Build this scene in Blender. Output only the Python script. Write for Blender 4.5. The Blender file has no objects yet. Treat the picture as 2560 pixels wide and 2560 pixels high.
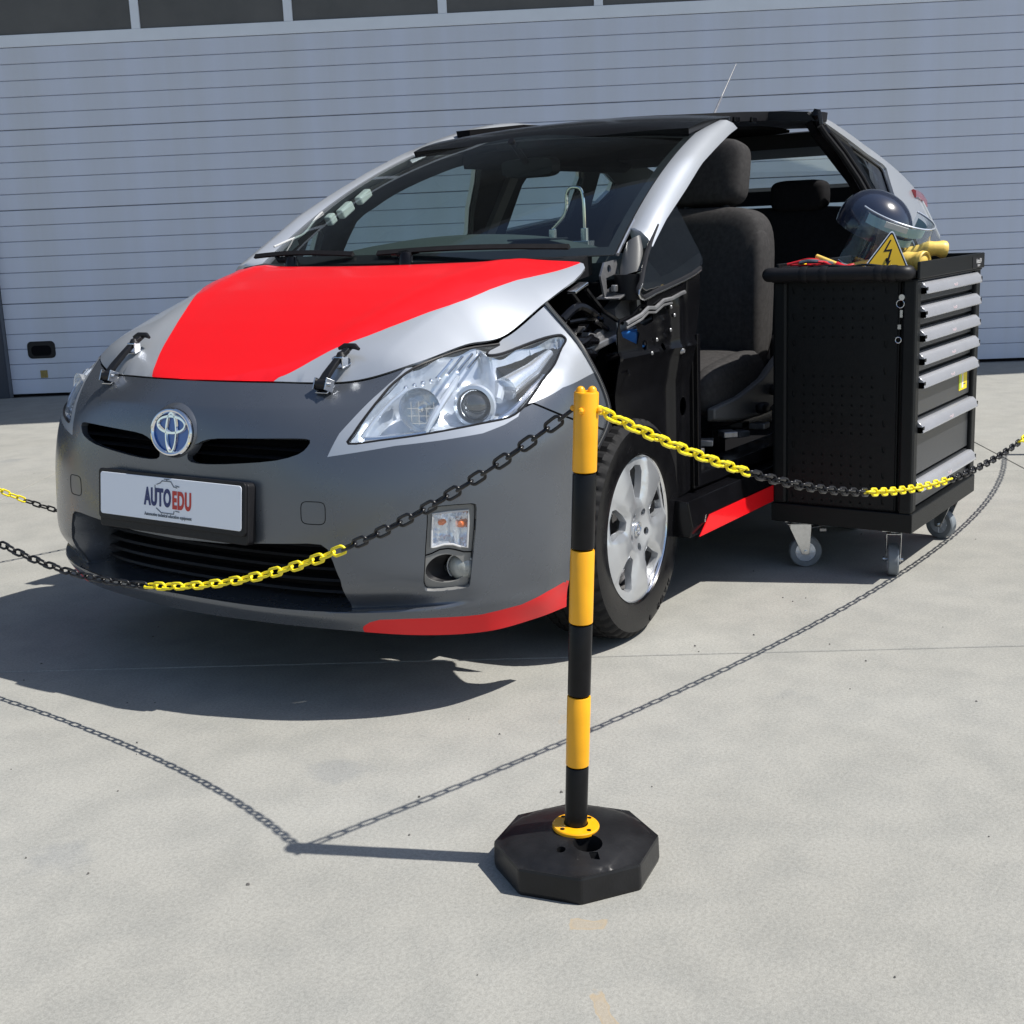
import bpy, bmesh, math, random
import numpy as np
from mathutils import Vector, Matrix
from mathutils.geometry import delaunay_2d_cdt
random.seed(4)
R=math.radians
sc=bpy.context.scene
COL=sc.collection
# ---------------- camera, world, sun, exposure ----------------
CAMP=[3229.233294, 0.216553, -0.041924, -2.537307, 3.095067, 2.523612, 1.160448]
cd=bpy.data.cameras.new('camera'); camo=bpy.data.objects.new('camera',cd); COL.objects.link(camo)
_f,_pt,_rl,_yw,_cx,_cy,_cz=CAMP
_d=Vector((math.cos(_yw)*math.cos(_pt),math.sin(_yw)*math.cos(_pt),-math.sin(_pt)))
_r=_d.cross(Vector((0,0,1))).normalized(); _u=_r.cross(_d)
_r2=_r*math.cos(_rl)+_u*math.sin(_rl); _u2=-_r*math.sin(_rl)+_u*math.cos(_rl)
M_=Matrix((_r2,_u2,-_d)).transposed().to_4x4(); M_.translation=(_cx,_cy,_cz)
camo.matrix_world=M_
cd.sensor_width=36; cd.sensor_fit='HORIZONTAL'; cd.lens=_f/2560*36; cd.clip_start=.05; cd.clip_end=1000
sc.camera=camo
SUNV=Vector((-.256,.628,1)).normalized()
w=bpy.data.worlds.new('World'); sc.world=w; w.use_nodes=True
nt=w.node_tree; bg=nt.nodes['Background']
sky=nt.nodes.new('ShaderNodeTexSky'); sky.sky_type='NISHITA'; sky.sun_disc=False
sky.sun_elevation=math.asin(SUNV.z); sky.sun_rotation=math.atan2(SUNV.x,SUNV.y)
nt.links.new(sky.outputs[0],bg.inputs[0]); bg.inputs[1].default_value=.10
sl=bpy.data.lights.new('sun','SUN'); sl.energy=4.9; sl.angle=R(.53); sl.color=(1,.965,.9)
so=bpy.data.objects.new('sun',sl); COL.objects.link(so); so.rotation_euler=SUNV.to_track_quat('Z','Y').to_euler(); so.location=(0,0,20)
sc.view_settings.view_transform='Standard'; sc.view_settings.look='None'; sc.view_settings.exposure=.31; sc.view_settings.gamma=1
sc.view_settings.use_curve_mapping=False
# ---------------- materials ----------------
def mat(name,col,rough=.5,metal=0,coat=0,noise=0,nscale=20,bump=0,bscale=200,spec=.5,rvar=0,coatr=.05,trans=0):
    m=bpy.data.materials.new(name); m.use_nodes=True; n=m.node_tree.nodes; l=m.node_tree.links; b=n['Principled BSDF']
    b.inputs['Base Color'].default_value=(*col,1); b.inputs['Roughness'].default_value=rough; b.inputs['Metallic'].default_value=metal
    b.inputs['Coat Weight'].default_value=coat; b.inputs['Coat Roughness'].default_value=coatr; b.inputs['Specular IOR Level'].default_value=spec
    b.inputs['Transmission Weight'].default_value=trans
    if noise or bump or rvar:
        tc=n.new('ShaderNodeTexCoord')
        if noise or rvar:
            t=n.new('ShaderNodeTexNoise'); t.inputs['Scale'].default_value=nscale; t.inputs['Detail'].default_value=6; t.inputs['Roughness'].default_value=.6
            l.new(tc.outputs['Object'],t.inputs['Vector'])
        if noise:
            mr=n.new('ShaderNodeMapRange'); mr.inputs['From Min'].default_value=.3; mr.inputs['From Max'].default_value=.7; mr.inputs['To Min'].default_value=1-noise; mr.inputs['To Max'].default_value=1+noise
            l.new(t.outputs[0],mr.inputs[0])
            mx=n.new('ShaderNodeVectorMath'); mx.operation='SCALE'; mx.inputs[0].default_value=col; l.new(mr.outputs[0],mx.inputs['Scale']); l.new(mx.outputs[0],b.inputs['Base Color'])
        if rvar:
            mr=n.new('ShaderNodeMapRange'); mr.inputs['From Min'].default_value=.3; mr.inputs['From Max'].default_value=.7; mr.inputs['To Min'].default_value=max(rough-rvar,0); mr.inputs['To Max'].default_value=rough+rvar
            l.new(t.outputs[0],mr.inputs[0]); l.new(mr.outputs[0],b.inputs['Roughness'])
        if bump:
            t2=n.new('ShaderNodeTexNoise'); t2.inputs['Scale'].default_value=bscale; t2.inputs['Detail'].default_value=4
            l.new(tc.outputs['Object'],t2.inputs['Vector'])
            bp=n.new('ShaderNodeBump'); bp.inputs['Strength'].default_value=bump; bp.inputs['Distance'].default_value=.002
            l.new(t2.outputs[0],bp.inputs['Height']); l.new(bp.outputs[0],b.inputs['Normal'])
    return m
def glass(name,tint,gloss=1.45,rough=.02,veil=0,veilcol=(.6,.7,.75)):
    # thin sheet: tinted pass-through plus a fresnel mirror
    m=bpy.data.materials.new(name); m.use_nodes=True; n=m.node_tree.nodes; l=m.node_tree.links; n.remove(n['Principled BSDF'])
    o=n['Material Output']; t=n.new('ShaderNodeBsdfTransparent'); t.inputs[0].default_value=(*tint,1)
    g=n.new('ShaderNodeBsdfGlossy'); g.inputs['Roughness'].default_value=rough; g.inputs['Color'].default_value=(1,1,1,1)
    f=n.new('ShaderNodeFresnel'); gm=n.new('ShaderNodeNewGeometry'); mi=n.new('ShaderNodeMapRange'); mi.inputs['To Min'].default_value=gloss; mi.inputs['To Max'].default_value=1/gloss
    l.new(gm.outputs['Backfacing'],mi.inputs[0]); l.new(mi.outputs[0],f.inputs[0])   # same mirror strength from either side
    mx=n.new('ShaderNodeMixShader'); l.new(f.outputs[0],mx.inputs[0]); l.new(t.outputs[0],mx.inputs[1]); l.new(g.outputs[0],mx.inputs[2])
    last=mx
    if veil:
        d=n.new('ShaderNodeBsdfDiffuse'); d.inputs[0].default_value=(*veilcol,1)
        m2=n.new('ShaderNodeMixShader'); m2.inputs[0].default_value=veil; l.new(mx.outputs[0],m2.inputs[1]); l.new(d.outputs[0],m2.inputs[2]); last=m2
    l.new(last.outputs[0],o.inputs[0]); return m
M={}
M['grey']=mat('matt_grey_wrap',(.125,.137,.158),.27,.6,coat=.3,coatr=.22,noise=.03,nscale=6,rvar=.03,bump=.03,bscale=900)
M['silver']=mat('silver_paint',(.50,.525,.56),.33,.5,coat=.6,coatr=.05,bump=.02,bscale=1500)
M['red']=mat('red_wrap',(.74,.007,.012),.34,.0,coat=.24,spec=.3,coatr=.08,bump=.02,bscale=700)
M['black_gloss']=mat('black_gloss_paint',(.004,.004,.005),.22,0,coat=.12,spec=.2,noise=.3,nscale=14,bump=.06,bscale=90)
M['black_plastic']=mat('black_plastic',(.012,.012,.014),.45,0,spec=.25,noise=.15,nscale=40,bump=.1,bscale=600)
M['black_matt']=mat('black_matt',(.005,.005,.006),.85,spec=.1)
M['rubber']=mat('tyre_rubber',(.010,.010,.011),.7,0,noise=.25,nscale=30,bump=.15,bscale=300,spec=.2)
M['sidewall']=mat('dressed_sidewall',(.005,.005,.006),.22,0,spec=.25,noise=.2,nscale=20,bump=.08,bscale=200,rvar=.08)
M['alloy']=mat('alloy_silver',(.58,.60,.63),.28,.7,coat=.3,noise=.03,nscale=15)
M['chrome']=mat('chrome',(.82,.83,.85),.07,1)
M['zinc']=mat('zinc_steel',(.62,.63,.64),.24,1,noise=.1,nscale=60)
M['steel_dark']=mat('dark_steel',(.30,.30,.31),.35,.7,noise=.3,nscale=30)
M['mirror_dish']=mat('lamp_reflector',(.88,.91,.95),.2,.75,bump=.25,bscale=60)
M['lampgrey']=mat('lamp_body_silver',(.62,.67,.74),.22,.5,coat=.4)
M['lens']=glass('lamp_lens',(.97,.98,.99),1.4,.03,veil=.04,veilcol=(.8,.86,.9))
M['wind']=glass('windscreen_glass',(.74,.84,.82),1.5,.01)
M['tint']=glass('tinted_glass',(.74,.84,.82),1.5,.01)
M['darktint']=glass('dark_tinted_glass',(.10,.12,.13),1.5,.01)
M['projlens']=mat('projector_lens',(.03,.035,.04),.03,0,coat=1,coatr=.01,spec=.9)
M['amber']=mat('amber_bulb',(.75,.16,.02),.15,0,coat=.6)
M['blue_em']=mat('badge_blue',(.01,.09,.36),.2,.2,coat=.8)
M['blue_plug']=mat('blue_connector',(.035,.19,.55),.4,bump=.1,bscale=400)
M['white_pl']=mat('white_plastic',(.72,.72,.70),.4)
M['plate']=mat('plate_white',(.80,.83,.90),.3,coat=.3)
M['navy']=mat('print_navy',(.012,.025,.13),.4)
M['printred']=mat('print_red',(.52,.03,.02),.4)
M['printgrey']=mat('print_grey',(.12,.14,.17),.4)
M['yellow_post']=mat('post_yellow',(.84,.385,.004),.36,noise=.07,nscale=18,rvar=.08,bump=.05,bscale=500,coat=.1)
M['black_post']=mat('post_black',(.0055,.0055,.0065),.28,spec=.22,noise=.2,nscale=50,bump=.08,bscale=700)
M['chain_y']=mat('chain_yellow',(.86,.70,.012),.38,bump=.05,bscale=600)
M['chain_k']=mat('chain_black',(.010,.010,.012),.32,spec=.4)
M['base_rub']=mat('base_black_plastic',(.010,.010,.011),.36,spec=.35,noise=.45,nscale=9,bump=.15,bscale=160,rvar=.09)
M['fabric']=mat('seat_fabric',(.040,.038,.038),.9,noise=.25,nscale=60,bump=.6,bscale=700,spec=.2)
M['fabric2']=mat('rear_seat_fabric',(.010,.010,.012),.9,noise=.25,nscale=60,bump=.5,bscale=700,spec=.2)
M['trim']=mat('grey_trim',(.10,.10,.10),.5,bump=.2,bscale=500)
M['dash']=mat('dash_plastic',(.035,.045,.045),.6,noise=.1,nscale=30,bump=.3,bscale=500)
M['cart']=mat('cart_powder_coat',(.0065,.0075,.0085),.42,spec=.24,noise=.15,nscale=9,bump=.25,bscale=1100)
M['drawer']=mat('drawer_face',(.05,.054,.06),.33,.3,noise=.06,nscale=6,bump=.1,bscale=1100)
M['handle']=mat('handle_aluminium',(.56,.57,.61),.26,.55,noise=.05,nscale=10)
M['blue_rub']=mat('grey_caster_tread',(.17,.19,.21),.5,noise=.15,nscale=30)
M['glove']=mat('yellow_latex',(.80,.55,.12),.45,noise=.08,nscale=40,bump=.2,bscale=120)
M['sign_y']=mat('sign_yellow',(.72,.46,.02),.35)
M['sign_w']=mat('sign_edge_white',(.6,.66,.75),.3)
M['helm']=mat('helmet_shell',(.018,.024,.045),.2,coat=.7)
M['helmband']=mat('helmet_band',(.30,.48,.54),.5)
M['visor']=glass('visor_clear',(.86,.90,.93),1.5,.02,veil=.03)
M['redwire']=mat('red_cable',(.55,.012,.02),.35)
M['blackwire']=mat('black_cable',(.012,.012,.013),.35)
M['taillens']=mat('tail_lamp_red',(.35,.004,.008),.12,coat=1)
M['sticker_y']=mat('sticker_yellow',(.85,.66,.01),.4)
M['sticker_g']=mat('sticker_green',(.25,.65,.10),.4)
M['print_lt']=mat('print_light',(.55,.55,.55),.4)
M['print_pk']=mat('print_faint',(.62,.50,.52),.4)
M['wall']=mat('grey_facade',(.12,.135,.16),.7,noise=.1,nscale=3,bump=.2,bscale=80)
M['jamb']=mat('dark_jamb',(.03,.038,.055),.5)
M['pane']=mat('glazing_brown',(.085,.082,.078),.45,noise=.2,nscale=2.2,coat=.1)
M['alu']=mat('frame_white_alu',(.72,.76,.82),.45,noise=.04,nscale=4)
M['ochre']=mat('ochre_plate',(.30,.22,.06),.5,noise=.3,nscale=60)
M['bead']=mat('edge_trim_beads',(.18,.18,.18),.35,.6)
# garage door slat: pale coated steel with faint vertical dirt streaks
def streaky():
    m=mat('door_coated_steel',(.56,.60,.69),.5,noise=.05,nscale=2); n=m.node_tree.nodes; l=m.node_tree.links; b=n['Principled BSDF']
    tc=n.new('ShaderNodeTexCoord'); mp=n.new('ShaderNodeMapping'); mp.inputs['Scale'].default_value=(2.2,1,.12)
    t=n.new('ShaderNodeTexNoise'); t.inputs['Scale'].default_value=1.6; t.inputs['Detail'].default_value=5
    l.new(tc.outputs['Object'],mp.inputs[0]); l.new(mp.outputs[0],t.inputs['Vector'])
    r=n.new('ShaderNodeValToRGB'); r.color_ramp.elements[0].position=.30; r.color_ramp.elements[0].color=(.57,.595,.65,1); r.color_ramp.elements[1].position=.62; r.color_ramp.elements[1].color=(.61,.65,.76,1)
    l.new(t.outputs[0],r.inputs[0])
    def spot(x,z,rx,rz,nz):
        mp2=n.new('ShaderNodeMapping'); mp2.vector_type='TEXTURE'; mp2.inputs['Location'].default_value=(x,0,z); mp2.inputs['Scale'].default_value=(rx,50,rz)
        l.new(tc.outputs['Object'],mp2.inputs[0]); g=n.new('ShaderNodeTexGradient'); g.gradient_type='SPHERICAL'; l.new(mp2.outputs[0],g.inputs[0])
        q=n.new('ShaderNodeTexNoise'); q.inputs['Scale'].default_value=nz; l.new(tc.outputs['Object'],q.inputs['Vector'])
        mu=n.new('ShaderNodeMath'); mu.operation='MULTIPLY'; l.new(g.outputs['Fac'],mu.inputs[0]); l.new(q.outputs[0],mu.inputs[1]); return mu
    last=r.outputs[0]
    for (x,z,rx,rz,nz,col,k) in ((-3.24,1.60,.05,.07,30,(.16,.13,.12,1),2.2),(-.35,2.35,.35,.5,4,(.54,.51,.46,1),.7),(.95,2.25,.45,.30,5,(.54,.52,.52,1),.7)):
        mu=spot(x,z,rx,rz,nz); mm=n.new('ShaderNodeMath'); mm.operation='MULTIPLY'; mm.use_clamp=True; mm.inputs[1].default_value=k; l.new(mu.outputs[0],mm.inputs[0])
        mx=n.new('ShaderNodeMix'); mx.data_type='RGBA'; l.new(mm.outputs[0],mx.inputs[0]); l.new(last,mx.inputs[6]); mx.inputs[7].default_value=col; last=mx.outputs[2]
    l.new(last,b.inputs['Base Color']); return m
M['slat']=streaky()
def concrete():
    m=bpy.data.materials.new('yard_concrete'); m.use_nodes=True; n=m.node_tree.nodes; l=m.node_tree.links; b=n['Principled BSDF']; b.inputs['Roughness'].default_value=.85; b.inputs['Specular IOR Level'].default_value=.25
    tc=n.new('ShaderNodeTexCoord')
    def N(s,d=6,r=.6): t=n.new('ShaderNodeTexNoise'); t.inputs['Scale'].default_value=s; t.inputs['Detail'].default_value=d; t.inputs['Roughness'].default_value=r; l.new(tc.outputs['Object'],t.inputs['Vector']); return t
    a=N(.9); c=N(7); d=N(130,3,.7); e=N(420,2,.8)
    def ramp(src,p0,c0,p1,c1): r=n.new('ShaderNodeValToRGB'); r.color_ramp.elements[0].position=p0; r.color_ramp.elements[0].color=(*c0,1); r.color_ramp.elements[1].position=p1; r.color_ramp.elements[1].color=(*c1,1); l.new(src.outputs[0],r.inputs[0]); return r
    def mul(x,y,f=1): q=n.new('ShaderNodeMix'); q.data_type='RGBA'; q.blend_type='MULTIPLY'; q.inputs[0].default_value=f; l.new(x,q.inputs[6]); l.new(y,q.inputs[7]); return q.outputs[2]
    o=ramp(a,.3,(.318,.312,.284),.7,(.366,.361,.334)).outputs[0]
    o=mul(o,ramp(c,.36,(.86,.87,.88),.6,(1.0,1.0,1.0)).outputs[0],.8)
    o=mul(o,ramp(d,.32,(.80,.80,.80),.62,(1.07,1.07,1.07)).outputs[0],.8)
    o=mul(o,ramp(e,.35,(.80,.80,.80),.66,(1.08,1.08,1.08)).outputs[0],.8)
    # sparse dark pits and grey patches
    v=n.new('ShaderNodeTexVoronoi'); v.inputs['Scale'].default_value=3.1; v.inputs['Randomness'].default_value=1; l.new(tc.outputs['Object'],v.inputs['Vector'])
    w_=n.new('ShaderNodeTexNoise'); w_.inputs['Scale'].default_value=14; l.new(tc.outputs['Object'],w_.inputs['Vector'])
    ad=n.new('ShaderNodeMath'); ad.operation='MULTIPLY_ADD'; ad.inputs[1].default_value=.05; l.new(w_.outputs[0],ad.inputs[0]); l.new(v.outputs['Distance'],ad.inputs[2])
    o=mul(o,ramp(ad,.034,(.38,.36,.35),.044,(1,1,1)).outputs[0],.7)
    v2=n.new('ShaderNodeTexVoronoi'); v2.inputs['Scale'].default_value=1.7; l.new(tc.outputs['Object'],v2.inputs['Vector'])
    ad2=n.new('ShaderNodeMath'); ad2.operation='MULTIPLY_ADD'; ad2.inputs[1].default_value=.25; l.new(c.outputs[0],ad2.inputs[0]); l.new(v2.outputs['Distance'],ad2.inputs[2])
    o=mul(o,ramp(ad2,.19,(.84,.86,.90),.26,(1,1,1)).outputs[0],.75)
    # rust coloured stains beside the post base
    for (x,y,rx,ry,rot,k) in STAINS:
        mp=n.new('ShaderNodeMapping'); mp.vector_type='TEXTURE'; mp.inputs['Location'].default_value=(x,y,0); mp.inputs['Rotation'].default_value=(0,0,rot); mp.inputs['Scale'].default_value=(rx,ry,1)
        l.new(tc.outputs['Object'],mp.inputs[0])
        sx=n.new('ShaderNodeSeparateXYZ'); l.new(mp.outputs[0],sx.inputs[0])
        dist=n.new('ShaderNodeTexNoise'); dist.inputs['Scale'].default_value=28; l.new(tc.outputs['Object'],dist.inputs['Vector'])
        def ab(s): q=n.new('ShaderNodeMath'); q.operation='ABSOLUTE'; l.new(s,q.inputs[0]); return q
        mxm=n.new('ShaderNodeMath'); mxm.operation='MAXIMUM'; l.new(ab(sx.outputs[0]).outputs[0],mxm.inputs[0]); l.new(ab(sx.outputs[1]).outputs[0],mxm.inputs[1])
        ad3=n.new('ShaderNodeMath'); ad3.operation='MULTIPLY_ADD'; ad3.inputs[1].default_value=.9; l.new(dist.outputs[0],ad3.inputs[0]); l.new(mxm.outputs[0],ad3.inputs[2])
        rr=n.new('ShaderNodeValToRGB'); rr.color_ramp.elements[0].position=.75; rr.color_ramp.elements[0].color=(k*.55,)*3+(1,)
        e1=rr.color_ramp.elements.new(.93); e1.color=(k,)*3+(1,); rr.color_ramp.elements[-1].position=1.0; rr.color_ramp.elements[-1].color=(0,0,0,1); l.new(ad3.outputs[0],rr.inputs[0])
        q=n.new('ShaderNodeMix'); q.data_type='RGBA'; l.new(rr.outputs[0],q.inputs[0]); l.new(o,q.inputs[6]); q.inputs[7].default_value=(.37,.29,.19,1); o=q.outputs[2]
    l.new(o,b.inputs['Base Color'])
    bp=n.new('ShaderNodeBump'); bp.inputs['Strength'].default_value=.35; bp.inputs['Distance'].default_value=.003; l.new(d.outputs[0],bp.inputs['Height']); l.new(bp.outputs[0],b.inputs['Normal'])
    return m
STAINS=[(1.40,1.475,.055,.032,R(-62),.75),(1.60,1.62,.095,.022,R(45),.8),(.62,.95,.05,.03,R(30),.22)]
M['concrete']=concrete()
M['joint']=mat('joint_filler',(.10,.095,.09),.95,noise=.3,nscale=30)
# ---------------- mesh helpers ----------------
class MB:
    def __init__(s): s.v=[];s.f=[];s.m=[];s.mi=0
    def add(s,vs,fs):
        o=len(s.v); s.v+= [tuple(map(float,p)) for p in vs]; s.f+=[tuple(i+o for i in f) for f in fs]; s.m+=[s.mi]*len(fs); return s
    def box(s,c,d,rot=None):
        hx,hy,hz=d[0]/2,d[1]/2,d[2]/2; vs=[Vector((x,y,z)) for x in(-hx,hx) for y in(-hy,hy) for z in(-hz,hz)]
        if rot is not None: vs=[rot@v for v in vs]
        c=Vector(c); vs=[v+c for v in vs]
        return s.add(vs,[(0,1,3,2),(4,6,7,5),(0,4,5,1),(2,3,7,6),(0,2,6,4),(1,5,7,3)])
    def tube(s,path,r,n=10,cap=True,closed=False):
        path=[Vector(p) for p in path]; k=len(path); rs=r if isinstance(r,(list,tuple)) else [r]*k
        up=None; rings=[]
        for i,p in enumerate(path):
            if closed: t=(path[(i+1)%k]-path[i-1]).normalized()
            else: t=(path[min(i+1,k-1)]-path[max(i-1,0)]).normalized()
            if up is None:
                up=Vector((0,0,1)) if abs(t.z)<.9 else Vector((1,0,0))
            a=(up-t*up.dot(t)).normalized(); b=t.cross(a); up=a
            rings.append([p+(a*math.cos(2*math.pi*j/n)+b*math.sin(2*math.pi*j/n))*rs[i] for j in range(n)])
        vs=[v for rg in rings for v in rg]; fs=[]
        for i in range(k if closed else k-1):
            i2=(i+1)%k
            for j in range(n): fs.append((i*n+j,i*n+(j+1)%n,i2*n+(j+1)%n,i2*n+j))
        if cap and not closed: fs+= [tuple(range(n))[::-1],tuple((k-1)*n+j for j in range(n))]
        return s.add(vs,fs)
    def loft(s,rings,cap=True,closed=True):
        n=len(rings[0]); vs=[v for r_ in rings for v in r_]; fs=[]
        for i in range(len(rings)-1):
            for j in range(n if closed else n-1): fs.append((i*n+j,i*n+(j+1)%n,(i+1)*n+(j+1)%n,(i+1)*n+j))
        if cap: fs+=[tuple(range(n))[::-1],tuple((len(rings)-1)*n+j for j in range(n))]
        return s.add(vs,fs)
    def lathe(s,prof,n=48,axis='Y',c=(0,0,0),rot=None,cap=False):
        # prof: (r, h) along axis
        vs=[];k=len(prof)
        for r,h in prof:
            for j in range(n):
                a=2*math.pi*j/n; x,y=r*math.cos(a),r*math.sin(a)
                p={'Y':(x,h,y),'Z':(x,y,h),'X':(h,x,y)}[axis]; p=Vector(p)
                if rot is not None: p=rot@p
                vs.append(p+Vector(c))
        fs=[]
        for i in range(k-1):
            for j in range(n): fs.append((i*n+j,i*n+(j+1)%n,(i+1)*n+(j+1)%n,(i+1)*n+j))
        if cap: fs+=[tuple(range(n))[::-1],tuple((k-1)*n+j for j in range(n))]
        return s.add(vs,fs)
    def prism(s,poly,o,ax,ay,dv):
        # poly 2d extruded along dv from origin o with axes ax, ay
        o,ax,ay,dv=map(Vector,(o,ax,ay,dv)); n=len(poly)
        a=[o+ax*p[0]+ay*p[1] for p in poly]; b=[v+dv for v in a]
        fs=[tuple(range(n)),tuple(range(2*n-1,n-1,-1))]+[(j,j+n,(j+1)%n+n,(j+1)%n) for j in range(n)]
        return s.add(a+b,fs)
    def mesh(s,name,mats,smooth=True,ang=35,fix=True):
        me=bpy.data.meshes.new(name); me.from_pydata(s.v,[],s.f); me.polygons.foreach_set('material_index',s.m)
        for k in mats: me.materials.append(M[k] if isinstance(k,str) else k)
        if fix:
            bm=bmesh.new(); bm.from_mesh(me); bmesh.ops.recalc_face_normals(bm,faces=bm.faces); bm.to_mesh(me); bm.free()
        if smooth:
            me.shade_smooth()
            try: me.set_sharp_from_angle(angle=R(ang))
            except Exception: pass
        me.update(); return me
def link(name,me,parent=None,loc=(0,0,0),rot=None):
    o=bpy.data.objects.new(name,me); COL.objects.link(o); o.location=loc
    if rot is not None: o.rotation_euler=rot
    if parent: o.parent=parent
    return o
def bev(o,w_=.004,seg=2,ang=40):
    b=o.modifiers.new('bevel','BEVEL'); b.width=w_; b.segments=seg; b.limit_method='ANGLE'; b.angle_limit=R(ang); b.harden_normals=False
    return o
def thing(name,label,cat,loc=(0,0,0),rotz=0,group=None):
    o=bpy.data.objects.new(name,None); COL.objects.link(o); o.location=loc; o.rotation_euler=(0,0,rotz); o['label']=label; o['category']=cat; o.empty_display_size=.1
    if group:o['group']=group
    return o
def tag(o,label,cat,group=None):
    o['label']=label;o['category']=cat
    if group:o['group']=group
    return o
def struct(o): o['kind']='structure'; return o
def P(name,mb,mats,parent,smooth=True,ang=35,bevel=0,seg=2,label=None,fix=True):
    if isinstance(mats,str): mats=[mats]
    o=link(name,mb.mesh(name,mats,smooth,ang,fix),parent)
    if bevel: bev(o,bevel,seg)
    if label: o['label']=label
    return o
def inpoly(x,y,poly):
    c=False;n=len(poly);j=n-1
    for i in range(n):
        xi,yi=poly[i];xj,yj=poly[j]
        if (yi>y)!=(yj>y) and x<(xj-xi)*(y-yi)/(yj-yi)+xi:c=not c
        j=i
    return c
def smooth2(poly,closed=True,n=4):
    # catmull-rom through the points
    k=len(poly);out=[]
    rng=range(k) if closed else range(k-1)
    for i in rng:
        p0=poly[(i-1)%k] if closed or i>0 else poly[0]; p1=poly[i]; p2=poly[(i+1)%k]; p3=poly[(i+2)%k] if closed or i+2<k else poly[-1]
        for q in range(n):
            f=q/n
            out.append(tuple(.5*(2*b+(c-a)*f+(2*a-5*b+4*c-d)*f*f+(3*b-a-3*c+d)*f**3) for a,b,c,d in zip(p0,p1,p2,p3)))
    if not closed: out.append(tuple(poly[-1]))
    return out
def fnormal(fn,uv,flip=1,eu=1e-3):
    uv=np.asarray(uv,float); a=fn(uv[:,0]+eu,uv[:,1])-fn(uv[:,0]-eu,uv[:,1]); b=fn(uv[:,0],uv[:,1]+eu)-fn(uv[:,0],uv[:,1]-eu)
    n=np.cross(a,b)*flip; return n/np.maximum(np.linalg.norm(n,axis=1,keepdims=True),1e-12)
def cdt_sheet(fn,outer,holes=(),lines=(),step=.12,th=.012,matfn=None,flip=1,offs=0,depthfn=None,asp=1.,seg=None):
    """triangulates the region of a parametric surface; returns an MB-like mesh (solid of thickness th) with exact edges"""
    seg=seg or step
    V=[];E=[]
    def addloop(pl,closed=True):
        n=len(pl);first=None;prev=None
        for i in range(n if closed else n-1):
            a=np.array(pl[i],float);b=np.array(pl[(i+1)%n],float);L=math.hypot(b[0]-a[0],(b[1]-a[1])*asp);k=max(1,int(math.ceil(L/seg)))
            for q in range(k):
                p=a+(b-a)*q/k; V.append(Vector((p[0],p[1]*asp))); idx=len(V)-1
                if prev is not None:E.append((prev,idx))
                if first is None:first=idx
                prev=idx
        if closed:E.append((prev,first))
        else:
            V.append(Vector((pl[-1][0],pl[-1][1]*asp)));E.append((prev,len(V)-1))
    addloop(outer)
    for h in holes:addloop(h)
    for l_ in lines:addloop(l_,False)
    bpts=np.array([[v.x,v.y] for v in V])
    o=np.array(outer,float);x0,y0=o.min(0);x1,y1=o.max(0)
    ny=int((y1-y0)*asp/step)+2
    for j in range(ny):
        y=y0*asp+j*step*.87
        for i in range(int((x1-x0)/step)+2):
            x=x0+(i+.5*(j%2))*step
            if not inpoly(x,y/asp,outer):continue
            if any(inpoly(x,y/asp,h) for h in holes):continue
            if ((bpts-[x,y])**2).sum(1).min()<(.45*step)**2:continue
            V.append(Vector((x,y)))
    r=delaunay_2d_cdt(V,E,[],0,1e-7)
    vv=np.array([[v.x,v.y/asp] for v in r[0]]);tris=[]
    for t in r[2]:
        c=vv[list(t)].mean(0)
        if inpoly(c[0],c[1],outer) and not any(inpoly(c[0],c[1],h) for h in holes):tris.append(tuple(t))
    used=sorted({i for t in tris for i in t});mp={k:i for i,k in enumerate(used)}
    uv=vv[used];tris=[tuple(mp[i] for i in t) for t in tris]
    N=fnormal(fn,uv,flip);Pp=fn(uv[:,0],uv[:,1])+N*offs
    if depthfn is not None:
        Pp=Pp-N*np.array([depthfn(a,b) for a,b in uv])[:,None]
    mb=MB();n=len(uv)
    # orientation
    t=tris[0];g=np.cross(Pp[t[1]]-Pp[t[0]],Pp[t[2]]-Pp[t[0]])
    tot=sum(float(np.dot(np.cross(Pp[t[1]]-Pp[t[0]],Pp[t[2]]-Pp[t[0]]),N[t[0]])) for t in tris)
    if tot<0:tris=[t[::-1] for t in tris]
    from collections import Counter
    ec={}
    for t in tris:
        for a,b in((t[0],t[1]),(t[1],t[2]),(t[2],t[0])):
            ec[(a,b)]=ec.get((a,b),0)+1
    bd=[(a,b) for (a,b) in ec if (b,a) not in ec]
    mats=[matfn(*uv[list(t)].mean(0)) if matfn else 0 for t in tris]
    mb.v=[tuple(p) for p in Pp]
    if th>0:
        mb.v+=[tuple(p) for p in Pp-N*th]
        mb.f=tris+[tuple(i+n for i in t[::-1]) for t in tris]+[(b,a,a+n,b+n) for a,b in bd]
        mb.m=mats+mats+[0]*len(bd)
        bm_={}
        for t,m_ in zip(tris,mats):
            for a,b in((t[0],t[1]),(t[1],t[2]),(t[2],t[0])): bm_[(a,b)]=m_
        for i,e in enumerate(bd): mb.m[2*len(tris)+i]=bm_[e]
    else: mb.f=tris;mb.m=mats
    mb.bd=bd;mb.uv=uv
    return mb
def PS(name,mb,mats,parent,label=None):
    me=mb.mesh(name,mats if isinstance(mats,(list,tuple)) else [mats],True,38,False); o=link(name,me,parent)
    if label:o['label']=label
    return o
def mir(pl): return [(-a,b) for a,b in pl][::-1]
def polyline3(fn,pl): a=np.array(pl,float); return [Vector(p) for p in fn(a[:,0],a[:,1])]

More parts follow.
